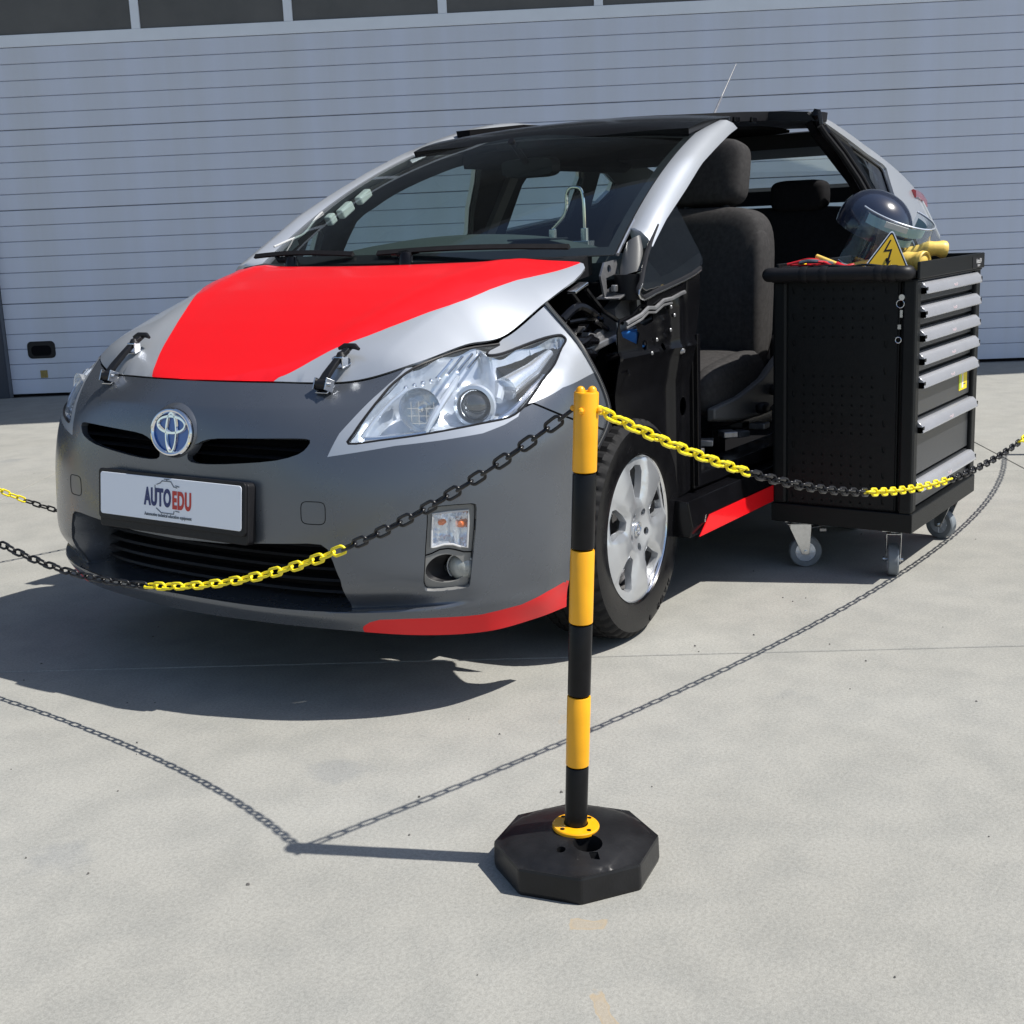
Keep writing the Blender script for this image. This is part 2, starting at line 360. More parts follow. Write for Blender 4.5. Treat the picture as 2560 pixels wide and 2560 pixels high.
# ---------------- body surfaces ----------------
FN=np.array([0.925, 0.0, 0.225, 0.952, 0.0, 0.275, 0.925, 0.0, 0.3, 0.945, 0.0, 0.35, 0.94, 0.0, 0.45, 0.935, 0.0, 0.58, 0.922, 0.0, 0.69, 0.898, 0.0, 0.765, 0.855, 0.0, 0.817, 0.905, 0.25, 0.225, 0.935, 0.25, 0.272, 0.905, 0.25, 0.3, 0.935, 0.25, 0.35, 0.932, 0.25, 0.45, 0.922, 0.25, 0.58, 0.905, 0.25, 0.69, 0.872, 0.25, 0.765, 0.822, 0.25, 0.815, 0.86, 0.46, 0.222, 0.892, 0.46, 0.273, 0.862, 0.455, 0.285, 0.9, 0.46, 0.35, 0.902, 0.46, 0.45, 0.892, 0.46, 0.58, 0.862, 0.46, 0.69, 0.808, 0.455, 0.77, 0.745, 0.45, 0.812, 0.775, 0.635, 0.21, 0.818, 0.635, 0.279, 0.798, 0.618, 0.292, 0.832, 0.63, 0.355, 0.83, 0.63, 0.45, 0.815, 0.63, 0.58, 0.775, 0.635, 0.69, 0.715, 0.62, 0.785, 0.66, 0.58, 0.85, 0.665, 0.755, 0.205, 0.7, 0.762, 0.275, 0.705, 0.765, 0.305, 0.715, 0.766, 0.355, 0.71, 0.77, 0.45, 0.69, 0.773, 0.58, 0.645, 0.778, 0.69, 0.58, 0.743, 0.8, 0.5, 0.615, 0.879, 0.52, 0.805, 0.205, 0.548, 0.826, 0.26, 0.552, 0.834, 0.3, 0.56, 0.846, 0.362, 0.56, 0.854, 0.45, 0.535, 0.861, 0.58, 0.485, 0.866, 0.69, 0.43, 0.823, 0.81, 0.37, 0.642, 0.888, 0.4, 0.82, 0.205, 0.41, 0.83, 0.25, 0.42, 0.845, 0.29, 0.43, 0.855, 0.35, 0.41, 0.862, 0.45, 0.325, 0.866, 0.58, 0.235, 0.865, 0.69, 0.268, 0.815, 0.845, 0.223, 0.676, 0.963],float).reshape(7,9,3)
def _cr(P,t,sym=False):
    # P (n,...) control, t array in [0,n-1] -> catmull-rom
    n=len(P); t=np.clip(t,0,n-1-1e-9); i=t.astype(int); f=t-i
    if sym:
        first=P[1]*np.array([1,-1,1.])
    else: first=2*P[0]-P[1]
    Q=np.concatenate([first[None],P,(2*P[-1]-P[-2])[None]])
    a,b,c,d=Q[i],Q[i+1],Q[i+2],Q[i+3]
    f=f.reshape(f.shape+(1,)*(a.ndim-f.ndim))
    return .5*((2*b)+(c-a)*f+(2*a-5*b+4*c-d)*f*f+(3*b-a-3*c+d)*f**3)
def fascia(s,t):
    # s in [-6,6], t in [0,8]
    s=np.atleast_1d(np.asarray(s,float));t=np.atleast_1d(np.asarray(t,float))
    sg=np.where(s<0,-1.,1.); A=np.abs(s)
    C=_cr(FN,A,True)            # (N,8,3)
    n=9; tt=np.clip(t,0,n-1-1e-9); i=tt.astype(int); f=(tt-i)[:,None]
    Q=np.concatenate([(2*C[:,0]-C[:,1])[:,None],C,(2*C[:,-1]-C[:,-2])[:,None]],1)
    k=np.arange(len(s)); a,b,c,d=Q[k,i],Q[k,i+1],Q[k,i+2],Q[k,i+3]
    P=.5*((2*b)+(c-a)*f+(2*a-5*b+4*c-d)*f*f+(3*b-a-3*c+d)*f**3)
    P[:,1]*=sg
    return P
_e=fascia(np.linspace(0,6,121),np.full(121,8.))
HE=np.concatenate([_e,np.array([[.15,.683,.992],[.094,.686,1.012],[.055,.687,1.030],[.0,.687,1.058]])])
# hood edge as function of X (decreasing)
def hood(x,y):
    x=np.asarray(x,float);y=np.asarray(y,float)
    X=HE[::-1,0];ye=np.interp(x,X,HE[::-1,1]);ze=np.interp(x,X,HE[::-1,2])
    zc=np.interp(x,[-.1,.0,.1,.2,.3,.4,.5,.6,.7,.8,.86],[1.105,1.092,1.080,1.063,1.043,1.015,.980,.940,.894,.844,.816])
    r=np.clip(np.abs(y)/np.maximum(ye,1e-3),0,1.05)
    z=zc+(ze-zc)*(.10*r**2+.90*r**8)
    return np.stack([x,y,z],-1)
def hood_rear_x(y): return .012+.105*(1-(np.abs(y)/.67)**2)

def side(x,z,sgn=1.):
    x=np.asarray(x,float);z=np.asarray(z,float)
    b=np.interp(z,[.15,.3,.5,.8,.92,1.0,1.1,1.2,1.4,1.5,1.6],[.80,.845,.865,.862,.845,.80,.755,.71,.62,.575,.52])
    tp=np.where(x<-2.2,.105*np.maximum(-2.2-x,0)**2,0)
    return np.stack([x,sgn*(b-tp),z],-1)
def glassf(a,b):
    # windshield: a lateral -1..1, b 0 bottom ..1 top
    a=np.asarray(a,float);b=np.asarray(b,float)
    aa=a*a
    xb=.09-.215*aa**1.0; zb=1.075+0*a; yb=.685*a
    xt=-.775-.07*aa; zt=1.468-.03*aa; yt=.588*a
    bulge=.028*4*b*(1-b)
    X=xb+(xt-xb)*b+bulge*.45;Y=yb+(yt-yb)*b;Zz=zb+(zt-zb)*b+bulge
    return np.stack([X,Y,Zz],-1)
def roof(x,y):
    x=np.asarray(x,float);y=np.asarray(y,float)
    zc=np.interp(x,[-3.4,-3.2,-3.0,-2.8,-2.6,-2.4,-2.2,-2.0,-1.8,-1.6,-1.4,-1.2,-1.0,-.9,-.8,-.72],[1.33,1.38,1.43,1.475,1.515,1.555,1.583,1.585,1.575,1.562,1.549,1.537,1.518,1.505,1.48,1.445])
    return np.stack([x,y,zc-.03*(np.abs(y)/.58)**2.2],-1)

# ================= CAR =================
car=thing('car','silver, red and matt grey hatchback, its left side cut away, facing the camera','car')
PA=lambda *a:[tuple(q) for q in a]
lens=smooth2([tuple(q) for q in [[2.281,5.913],[2.668,5.98],[3.115,6.058],[3.541,6.148],[3.894,6.217],[4.242,6.279],[4.438,6.441],[4.586,6.676],[4.872,7.001],[5.441,7.252],[5.784,7.327],[5.821,7.401],[5.743,7.477],[5.378,7.636],[4.945,7.721],[4.42,7.665],[4.27,7.70],[4.40,7.804],[4.80,7.93],[4.155,7.94],[3.498,7.97],[2.951,7.91],[2.661,7.566],[2.523,7.053],[2.404,6.554],[2.311,6.144]]],n=3)
def shrink(pl,k,asp=.5):
    # offset inwards (k>0) in isotropic param units
    a=np.array(pl,float)*[1,asp];n=len(a);out=[]
    area=.5*sum(a[i][0]*a[(i+1)%n][1]-a[(i+1)%n][0]*a[i][1] for i in range(n));sg=1 if area>0 else -1
    for i in range(n):
        t=a[(i+1)%n]-a[i-1];t/=max(np.hypot(*t),1e-9);nn=np.array([-t[1],t[0]])*sg;p=a[i]+nn*k;out.append((p[0],p[1]/asp))
    return out
lensO=[(a,min(b,8.6)) for a,b in shrink(lens,-.010)]
tip_i=0
# bumper outline: right half going up from the seam to the bonnet edge
i_back=min(range(len(lensO)),key=lambda i:math.hypot(lensO[i][0]-4.45,lensO[i][1]-6.43))
low=lensO[0:i_back+1]            # inner tip -> back corner along the bottom
inner=lensO[i_back+1:]           # rest; last ones climb from the bonnet edge down the nose side
i_top=min(range(len(lensO)),key=lambda i:math.hypot(lensO[i][0]-2.90,lensO[i][1]-7.9))
noseside=lensO[i_top:]           # from bonnet edge down to the inner tip
right=[(6,0),(6,1.2),(6,3),(6,5.58),(5.548,5.852),(5.317,6.0),(4.901,6.262),(4.56,6.48)]+low[::-1]+noseside[::-1]+[(2.83,7.97)]
bump_outer=[(-6,0)]
bump_outer=[(0,0)]+right+[(0,7.97)]+[(-a,b) for a,b in right[::-1]]
grille=smooth2(PA((.20,5.48),(.24,5.66),(.40,5.86),(.60,5.95),(1.149,6.00),(1.60,6.03),(1.79,6.00),(1.77,5.83),(1.661,5.665),(1.369,5.513),(.921,5.41),(.485,5.34),(.25,5.36)),n=2)
intR=PA((.641,3.79),(1.15,3.88),(1.80,3.97),(1.98,3.96),(2.07,3.86),(2.13,3.6),(2.21,3.1),(2.20,2.4),(2.225,1.5),(2.19,1.15),(1.4,1.10))
intake=[(0,1.08)]+intR[::-1]+[(0,3.75)]+[(-a,b) for a,b in intR]
fog=smooth2(PA((3.379,4.599),(3.475,4.641),(3.928,4.642),(3.989,4.585),(3.998,4.484),(3.996,4.148),(3.96,3.331),(3.927,2.80),(3.893,2.66),(3.826,2.60),(3.528,2.56),(3.34,2.62),(3.315,2.75),(3.314,2.95),(3.339,3.44),(3.353,3.937),(3.37,4.35)),n=2)
bez=PA((2.045,5.63),(2.413,5.729),(2.865,5.854),(3.386,5.927),(3.909,6.016),(4.192,6.148),(4.367,6.276),(4.56,6.48))
bezu=PA((2.045,5.63),(2.142,6.15),(2.235,6.426),(2.401,6.952),(2.6,7.535),(2.80,7.96))
bezpoly=bez+[(4.2,7.5),(2.9,8.3)]+bezu[:0:-1]
redl=PA((2.27,-.1),(2.337,.307),(2.447,.506),(2.601,.645),(2.965,.676),(3.35,.68),(3.749,.673),(4.022,.686),(4.318,.783),(4.705,.936),(5.266,1.5),(6.1,1.93))
redpoly=redl+[(6.2,-.3),(2.2,-.3)]
def bmat(a,b):
    a=abs(a)
    if inpoly(a,b,bezpoly):return 1
    if inpoly(a,b,redpoly):return 2
    return 0
inr=lambda l:[(min(max(a,-5.99),5.99),max(b,.01)) for a,b in l]
L1=inr(redl);L2=bez[:-1];L3=bezu[:-1]+[(2.78,7.9)]
mb=cdt_sheet(fascia,bump_outer,[grille,mir(grille),intake,fog,mir(fog)],[L1,L2,L3,mir(L1),mir(L2),mir(L3)],step=.10,th=.018,matfn=bmat,asp=.5)
bumper=PS('front_bumper',mb,['grey','silver','red'],car)
# fenders (front wings) both sides
cre=PA((4.56,6.50),(5.087,6.673),(5.92,6.655),(6,6.65))
fen_out=[(4.58,6.505),(4.901,6.30),(5.317,6.04),(5.548,5.89),(6,5.63),(6,7.98),(5.4,7.985),(4.93,7.985)]
i1=min(range(len(lensO)),key=lambda i:math.hypot(lensO[i][0]-4.83,lensO[i][1]-7.95))
seg_=lensO[i_back+1:i1+1]
fen_out=fen_out+[q for q in seg_[::-1] if q[1]<7.97]
fmat=lambda a,b:1 if b<np.interp(abs(a),[4.60,5.087,5.92,6],[6.512,6.673,6.655,6.65]) else 0
mb=cdt_sheet(fascia,fen_out,[],[[(4.60,6.512)]+cre[1:-1]+[(5.99,6.65)]],step=.08,th=.012,matfn=fmat,asp=.5)
PS('front_wing',mb,['silver','grey'],car)
mb=cdt_sheet(fascia,mir(fen_out),[],[mir([(4.60,6.512)]+cre[1:-1]+[(5.99,6.65)])],step=.08,th=.012,matfn=fmat,asp=.5)
PS('front_wing',mb,['silver','grey'],car)
# beaded trim along the cut edge of the left wing
tp=polyline3(fascia,[(6,t) for t in np.linspace(5.2,8,40)])
wn=bumper
mb=MB().tube(tp,.007,8); trim=P('cut_edge_trim',mb,'black_plastic',car)
mb=MB()
dd_=polyline3(fascia,[(6,t) for t in np.linspace(5.25,7.98,90)])
for q in dd_: mb.box((q.x+.006,q.y+.002,q.z+.003),(.005,.006,.005))
o=P('trim_beads',mb,'bead',trim,smooth=False); o['kind']='stuff'
# seam lines (gaps are real; dark backing below)
mb=cdt_sheet(fascia,[(-6,5.2),(-4.4,5.2),(-4.4,7.98),(-6,7.98)],step=.2,th=.004,offs=-.03,asp=.5); PS('wing_liner',mb,['black_matt'],car)
mb=cdt_sheet(fascia,[(4.4,5.4),(5.9,5.4),(5.9,7.8),(4.4,7.6)],step=.2,th=.004,offs=-.03,asp=.5); PS('wing_liner',mb,['black_matt'],car)
# bonnet
fe=[tuple(p[:2]) for p in fascia(np.linspace(0,6,61),np.full(61,8.))]
he=fe+[(.15,.683),(.094,.686),(.055,.687),(.03,.684),(.018,.672)]
rear=[(float(hood_rear_x(y)),float(y)) for y in np.linspace(.655,0,14)]
hr=[(x-.001,y*.996) for x,y in he]+rear
hood_out=hr[1:]+[(x,-y) for x,y in hr[-2:0:-1]]+[hr[0]]
sR=smooth2(PA((.90,.18),(.819,.259),(.799,.285),(.775,.309),(.719,.353),(.614,.441),(.472,.503),(.304,.554),(.143,.618),(.019,.661),(-.04,.70)),False,4)
sL=smooth2(PA((.93,-.08),(.839,-.158),(.784,-.2),(.729,-.238),(.608,-.308),(.462,-.398),(.33,-.50),(.22,-.61),(.15,-.71)),False,4)
stripe=sR+[(-.1,.7),(-.1,-.8),(.2,-.8)]+sL[::-1]
# extra shape: power-bulge creases
def hoodS(x,y):
    Pq=hood(x,y); ya=np.abs(y); xx=np.asarray(x,float)
    c=np.interp(xx,[0,.5,.86],[.50,.40,.30])
    Pq[...,2]+= .006*np.exp(-((ya-c)/.05)**2)*np.clip((.8-xx)*5,0,1)
    Pq[...,2]-= .010*np.exp(-((xx-hood_rear_x(y)-.0)/.035)**2)*np.clip(1-(ya/.66)**6,0,1)
    return Pq
def clipin(l):
    out=[q for q in l if inpoly(q[0],q[1],hood_out)]
    return out
mb=cdt_sheet(hoodS,hood_out,[],[clipin(sR),clipin(sL)],step=.022,th=.009,matfn=lambda a,b:1 if inpoly(a,b,stripe) else 0,asp=1)
PS('bonnet',mb,['silver','red'],car)
mb=MB(); ring=[]
hin=[(.12+(x-.12)*.93,y*.93) for x,y in hood_out[::6]]
a_=hood(np.array([q[0] for q in hin]),np.array([q[1] for q in hin])); a_[:,2]-=.045
b_=a_.copy(); b_[:,2]-=.02
mb.loft([[tuple(p) for p in a_],[tuple(p) for p in b_]]); P('bonnet_underside',mb,'black_matt',car,smooth=False)
# lamps
def dseg(p,pl,asp=.5):
    a=np.array(pl,float)*[1,asp];b=np.roll(a,-1,0);p=np.array(p)*[1,asp];ab=b-a;t=np.clip(((p-a)*ab).sum(1)/np.maximum((ab**2).sum(1),1e-9),0,1)
    return float(np.sqrt(((a+ab*t[:,None]-p)**2).sum(1)).min())
def headlamp(sg):
    T=(lambda l:l) if sg>0 else mir
    le=T(lens)
    h=PS('headlamp',cdt_sheet(fascia,le,step=.09,th=0,offs=-.004,asp=.5,seg=.06),['lens'],car)
    def dep(a,b):
        d=dseg((a,b),le); base=.009+.060*min(1,d/.16)**.6
        base+= .006*math.sin(a*9+b*3.)
        return base
    PS('reflector_tray',cdt_sheet(fascia,le,step=.05,th=0,offs=-.004,asp=.5,depthfn=dep,seg=.05),['lampgrey'],h)
    N=lambda a,b:fnormal(fascia,[(a,b)])[0]
    pt=lambda a,b,d:Vector((fascia(sg*a,b)[0]-N(sg*a,b)*d).tolist())
    g=MB();lp=[Vector(p) for p in fascia(np.array([q[0] for q in le]),np.array([q[1] for q in le]))]
    g.tube([p-Vector(N(q[0],q[1]).tolist())*.003 for p,q in zip(lp,le)],.0035,6,closed=True); P('lamp_gasket',g,'black_plastic',h)
    yaw=Matrix.Rotation(sg*R(20),3,'Z')
    # main projector
    c=pt(3.80,6.78,.045)
    g=MB().lathe([(.050,.0),(.053,.010),(.050,.018),(.042,.020),(.039,.012),(.038,-.01)],48,'X',c,yaw);P('projector_ring',g,'lampgrey',h)
    g=MB().lathe([(.0005,.030),(.010,.0292),(.020,.0262),(.028,.021),(.034,.012),(.037,.0)],48,'X',c,yaw);P('projector_lens',g,'projlens',h)
    # high beam bowl
    c=pt(3.06,6.72,.022)
    g=MB().lathe([(.052,.004),(.050,.0),(.045,-.018),(.034,-.036),(.018,-.048),(.008,-.05),(.0005,-.05)],40,'X',c,yaw);P('high_beam_bowl',g,'mirror_dish',h)
    g=MB().lathe([(.0005,.002),(.007,0),(.009,-.012),(.009,-.05)],16,'X',c-yaw@Vector((.004,0,0)),yaw);P('high_beam_bulb',g,'chrome',h)
    g=MB()
    for k in range(4): g.box(c+yaw@Vector((-.02,(k-1.5)*.019,-.014)),(.002,.0016,.06),yaw)
    for k in range(3): g.box(c+yaw@Vector((-.018,0,-.036+k*.018)),(.002,.075,.0016),yaw)
    P('bowl_flutes',g,'chrome',h,smooth=False)
    # fins
    fin=[(3.62,7.45,.02),(3.46,7.1,.012),(3.33,6.75,.010),(3.24,6.4,.010),(3.20,6.16,.012)]
    g=MB().tube([pt(*q) for q in fin],[.006,.010,.010,.009,.006],10);P('centre_fin',g,'lampgrey',h)
    g=MB().tube([pt(*q) for q in smooth2([(3.30,6.13,.02),(3.7,6.19,.024),(4.1,6.3,.024),(4.34,6.5,.022),(4.6,6.85,.02),(4.9,7.1,.018)],False,3)],.006,8);P('lower_reveal',g,'chrome',h)
    g=MB().tube([pt(*q) for q in smooth2([(2.45,6.05,.018),(2.7,6.08,.022),(3.0,6.12,.022),(3.2,6.16,.02)],False,3)],.007,8);P('lower_reveal',g,'chrome',h)
    g=MB().tube([pt(*q) for q in smooth2([(2.40,6.1,.02),(2.52,6.6,.022),(2.66,7.05,.022),(2.84,7.4,.02)],False,3)],.006,8);P('inner_reveal',g,'lampgrey',h)
    for k in range(5):
        c=pt(2.82+k*.13,7.42+.02*k,.018);g=MB().lathe([(.0005,.006),(.003,.005),(.005,.002),(.0065,-.002)],14,'X',c,yaw);P('led',g,'chrome',h)
    for k in range(4):
        g=MB().tube([pt(3.30+k*.17,7.50+.02*k,.014),pt(3.66+k*.20,7.86,.012)],.004,8);P('marker_strip',g,'chrome',h)
    g=MB().tube([pt(*q) for q in smooth2([(4.1,6.75,.03),(4.15,7.0,.03),(4.2,7.2,.03)],False,3)],.012,8);P('side_prism',g,'lampgrey',h)
    # tapered tail reflector
    g=MB().tube([pt(4.25,7.0,.028),pt(4.8,7.3,.024),pt(5.4,7.42,.018)],[.03,.022,.010],12);P('tail_reflector',g,'mirror_dish',h)
headlamp(1);headlamp(-1)
# grille backing and blades
for sg in(1,-1):
    pl=[(.05,5.1),(2.05,5.1),(2.05,6.25),(.05,6.25)]; pl=pl if sg>0 else mir(pl)
    gr=PS('upper_grille',cdt_sheet(fascia,pl,step=.2,th=.004,offs=-.085,asp=.5),['black_matt'],car)
    for t in (5.56,5.78):
        path=[Vector((fascia(sg*s,t+.0*s)[0]-fnormal(fascia,[(sg*s,t)])[0]*.032).tolist()) for s in np.linspace(.25,1.9,14)]
        g=MB()
        rings=[[p+Vector((.014,0,0)),p+Vector((.0,0,.004)),p+Vector((-.02,0,.002)),p+Vector((-.02,0,-.002)),p+Vector((0,0,-.004))] for p in path]
        g.loft(rings);P('grille_blade',g,'black_plastic',gr)
gb=P('intake_backing',MB().loft([[(fascia(s,3.4)[0][0]-.19,fascia(s,3.4)[0][1]*.95,z) for s in np.linspace(-2.4,2.4,24)] for z in(.20,.47)],cap=False,closed=False),'black_matt',car)
ring1=[];ring0=[];ring2=[]
io=smooth2(intake,n=2)
for a,b in io:
    p=fascia(a,b)[0]; k=(b-1.1)/(3.8-1.1); ring0.append(tuple(p-np.array([.004,0,0])))
    q=p+np.array([-.085,-p[1]*.13,.004*(1-k)-.012*k]);ring1.append(tuple(q)); ring2.append(tuple(q+np.array([-.07,0,0])))
g=MB().loft([ring0,ring1,ring2],cap=False);P('intake_surround',g,'grey',bumper,ang=50)
for i,k in enumerate((.10,.28,.46,.64,.82)):
    path=[]
    for s in np.linspace(-2.25,2.25,30):
        p=fascia(s,3.4)[0];path.append(Vector((p[0]-.10,p[1]*.90,.285+k*.16)))
    g=MB();rings=[[p+Vector((.016,0,-.002)),p+Vector((.012,0,.004)),p+Vector((-.02,0,.006)),p+Vector((-.02,0,-.0))] for p in path]
    g.loft(rings);P('intake_slat',g,'black_plastic',gb)
# fog lamp units
def fogunit(sg):
    T=(lambda l:l) if sg>0 else mir
    ec=(3.613,3.25);hole=[(ec[0]+.262*math.cos(a),ec[1]+.43*math.sin(a)) for a in np.linspace(0,2*math.pi,36,endpoint=False)]
    fl=PA((3.445,4.50),(3.655,4.52),(3.90,4.52),(3.905,4.292),(3.90,3.80),(3.81,3.83),(3.705,3.90),(3.594,3.91),(3.485,3.87),(3.43,3.86),(3.432,4.215))
    u=PS('fog_lamp_surround',cdt_sheet(fascia,T(shrink(fog,.012)),[T(hole),T(fl)],step=.07,th=.006,offs=-.014,asp=.5),['lampdark'],car)
    # recess walls
    r0=polyline3(fascia,T(fog));nn=fnormal(fascia,T(fog));g=MB().loft([[tuple(Vector(p)-Vector(n_.tolist())*.002) for p,n_ in zip(r0,nn)],[tuple(Vector(p)-Vector(n_.tolist())*.026) for p,n_ in zip(r0,nn)]],cap=False);P('recess_wall',g,'lampdark',u)
    PS('turn_signal_lens',cdt_sheet(fascia,T(fl),step=.06,th=0,offs=-.010,asp=.5),['lens'],u)
    fd=T(fl)
    PS('turn_signal_reflector',cdt_sheet(fascia,fd,step=.03,th=0,offs=-.014,asp=.5,depthfn=lambda a,b:.03*min(1,dseg((a,b),fd)/.06)+.004*math.sin(abs(a)*60)),['mirror_dish'],u)
    fr=MB().tube([Vector(p) for p in polyline3(lambda a,b:fascia(a,b)+fnormal(fascia,np.stack([a,b],1))*-.010,fd)],.0025,6,closed=True);P('lens_rim',fr,'print_lt',u)
    for (a,b,rr_) in ((3.56,4.33,.008),(3.83,4.28,.011)):
        p=fascia(sg*a,b)[0]-fnormal(fascia,[(sg*a,b)])[0]*.024;g=MB().lathe([(.0004,rr_*1.2),(rr_*.7,rr_*.9),(rr_,0),(rr_*.8,-rr_*1.3)],16,'X',p);P('signal_bulb',g,'amber',u)
    p=fascia(sg*3.76,4.1)[0]-fnormal(fascia,[(sg*3.76,4.1)])[0]*.02;g=MB().box(p,(.012,.006,.075));P('reflector_divider',g,'mirror_dish',u,smooth=False)
    # split line groove
    sl_=PA((3.34,3.68),(3.431,3.72),(3.54,3.80),(3.65,3.81),(3.744,3.77),(3.859,3.70),(3.97,3.68));sl_=T(sl_)
    g=MB().tube([Vector(p) for p in polyline3(lambda a,b:fascia(a,b)+fnormal(fascia,np.stack([a,b],1))*-.0135,sl_)],.0016,6);P('joint_line',g,'black_matt',u)
    # round lamp: dark funnel and lens
    hp=T(hole);r0=polyline3(fascia,hp);nn=fnormal(fascia,hp);cen=Vector(fascia(sg*(ec[0]+.03),ec[1])[0].tolist())
    a0=[Vector(p)-Vector(n_.tolist())*.016 for p,n_ in zip(r0,nn)]
    fwd=Vector((1,0,0)); a1=[cen+(p-cen)*.80-fwd*.055 for p in a0];g=MB().loft([[tuple(p) for p in a0],[tuple(p) for p in a1]],cap=False);P('fog_funnel',g,'black_plastic',u)
    lc=cen-Vector((.050,0,0))+Vector((0,sg*.002,0)); yw=Matrix.Rotation(sg*R(12),3,'Z')
    g=MB().lathe([(.0005,.020),(.012,.019),(.022,.015),(.030,.008),(.034,0),(.034,-.01)],32,'X',lc,yw);P('fog_lens',g,'foglens',u)
    g=MB().lathe([(.034,-.012),(.034,.004),(.037,.004),(.037,-.012)],32,'X',lc,yw);P('fog_ring',g,'print_lt',u)
M['doorglass']=glass('door_glass_reflective',(.5,.56,.58),2.6,.01)
M['lampdark']=mat('fog_bezel_grey',(.22,.22,.215),.35,.2,bump=.05,bscale=400)
M['foglens']=mat('fog_lamp_glass',(.34,.35,.33),.08,0,coat=1,noise=.35,nscale=25)
fogunit(1);fogunit(-1)
# tow-eye covers and nearside wrap details
def toweye(sg):
    pl=[(1.89+.165*math.copysign(abs(math.cos(a))**.45,math.cos(a)),4.545+.20*math.copysign(abs(math.sin(a))**.45,math.sin(a))) for a in np.linspace(0,2*math.pi,40,endpoint=False)]
    if sg<0:pl=mir(pl)
    pts_=[Vector(p) for p in polyline3(lambda a,b:fascia(a,b)+fnormal(fascia,np.stack([a,b],1))*.0001,pl)]
    P('tow_eye_cover_gap',MB().tube(pts_,.0010,5,closed=True),'black_matt',bumper)
toweye(1);toweye(-1)
# badge
bd_=bpy.data.objects.new('badge',None)
bc=Vector((.925,0,.694));tl=.16
def bp_(y,z,x=0):return bc+Vector((x-z*tl,y,z))
def ell(rx,rz,cy=0,cz=0,n=56,x=0):return [bp_(cy+rx*math.cos(a),cz+rz*math.sin(a),x) for a in np.linspace(0,2*math.pi,n,endpoint=False)]
g=MB();g.loft([ell(.090,.074,x=-.024),ell(.084,.068,x=-.008),ell(.077,.061,x=-.001),ell(.070,.054,x=-.004)],cap=True);boss=P('badge_boss',g,'grey',car)
g=MB();g.loft([ell(.071,.055,x=-.003),ell(.069,.053,x=.000)],cap=True);badge=P('badge',g,'blue_em',car)
g=MB();g.tube(ell(.070,.0545,x=.003),.0058,10,closed=True);P('badge_ring',g,'chrome',badge)
def eband(rx,rz,cy,cz,w0,w1):
    # elliptical band of varying width
    g=MB();n=56;rings=[]
    for i in range(n):
        a=2*math.pi*i/n;wd=w0+(w1-w0)*abs(math.sin(a))if rx>rz else w0+(w1-w0)*abs(math.cos(a))
        cs,sn=math.cos(a),math.sin(a);nx,nz=cs/rx,sn/rz;q=math.hypot(nx,nz);nx/=q;nz/=q
        y,z=cy+rx*cs,cz+rz*sn
        rings.append([bp_(y+nx*wd/2,z+nz*wd/2,.001),bp_(y+nx*wd*.25,z+nz*wd*.25,.0065),bp_(y-nx*wd*.25,z-nz*wd*.25,.0065),bp_(y-nx*wd/2,z-nz*wd/2,.001)])
    rings.append(rings[0]);return g.loft(rings,cap=False)
P('badge_oval',eband(.050,.0205,0,.0195,.0075,.011),'chrome',badge)
P('badge_oval',eband(.0185,.0485,0,.0,.0105,.0075),'chrome',badge)
# number plate
px_,pz_,ptl=.956,.526,.125
rot=Matrix(((0,-ptl,1),(1,0,0),(0,1,ptl))); rot=Matrix((Vector((0,1,0)),Vector((-ptl,0,1)).normalized(),Vector((1,0,ptl)).normalized())).transposed()
def pbox(c,d):  # local plate coords: x right (to car left), y up, z out
    g=MB();g.box((0,0,0),d);g.v=[tuple(Vector((px_,0,pz_))+rot@(Vector(v)+Vector(c))) for v in g.v];return g
def rrect(wd,ht,r,n=5):
    o=[]
    for cx,cy,a0 in((wd/2-r,ht/2-r,0),(-wd/2+r,ht/2-r,90),(-wd/2+r,-ht/2+r,180),(wd/2-r,-ht/2+r,270)):
        for k in range(n+1):
            a=R(a0+90*k/n);o.append((cx+r*math.cos(a),cy+r*math.sin(a)))
    return o
def pprism(poly,z0,z1,cx=0,cy=0,base=None):
    base=base or Vector((px_,0,pz_));g=MB();g.prism([(x+cx,y+cy) for x,y in poly],base+rot@Vector((0,0,z0)),rot@Vector((1,0,0)),rot@Vector((0,1,0)),rot@Vector((0,0,z1-z0)));return g
holder=P('plate_holder',pprism(rrect(.548,.152,.012),-.03,-.004,0,-.014),'black_plastic',car,bevel=.003)
frame=P('holder_rim',pprism(rrect(.542,.132,.012),-.004,.003,0,-.002),'black_plastic',holder,bevel=.002)
plate=P('number_plate',pprism(rrect(.520,.110,.008),.003,.0055),'plate',holder,bevel=.0008)
def text(name,s,size,pos,rotm,m,parent,xs=1,off=0,ext=.0004,align='CENTER',spc=1.):
    cu=bpy.data.curves.new(name,'FONT');cu.body=s;cu.size=size;cu.align_x=align;cu.space_character=spc;cu.align_y='CENTER';cu.extrude=ext;cu.offset=off
    o=bpy.data.objects.new(name,cu);COL.objects.link(o);o.scale=(xs,1,1)
    bpy.context.view_layer.update();me=bpy.data.meshes.new_from_object(o.evaluated_get(bpy.context.evaluated_depsgraph_get()));bpy.data.objects.remove(o)
    for v in me.vertices:
        p=Vector((v.co.x*xs,v.co.y,v.co.z));v.co=rotm@p+Vector(pos)
    me.materials.clear();me.materials.append(M[m]);oo=link(name,me,parent);return oo
pp=lambda x,y,z=.0062:Vector((px_,0,pz_))+rot@Vector((x,y,z))
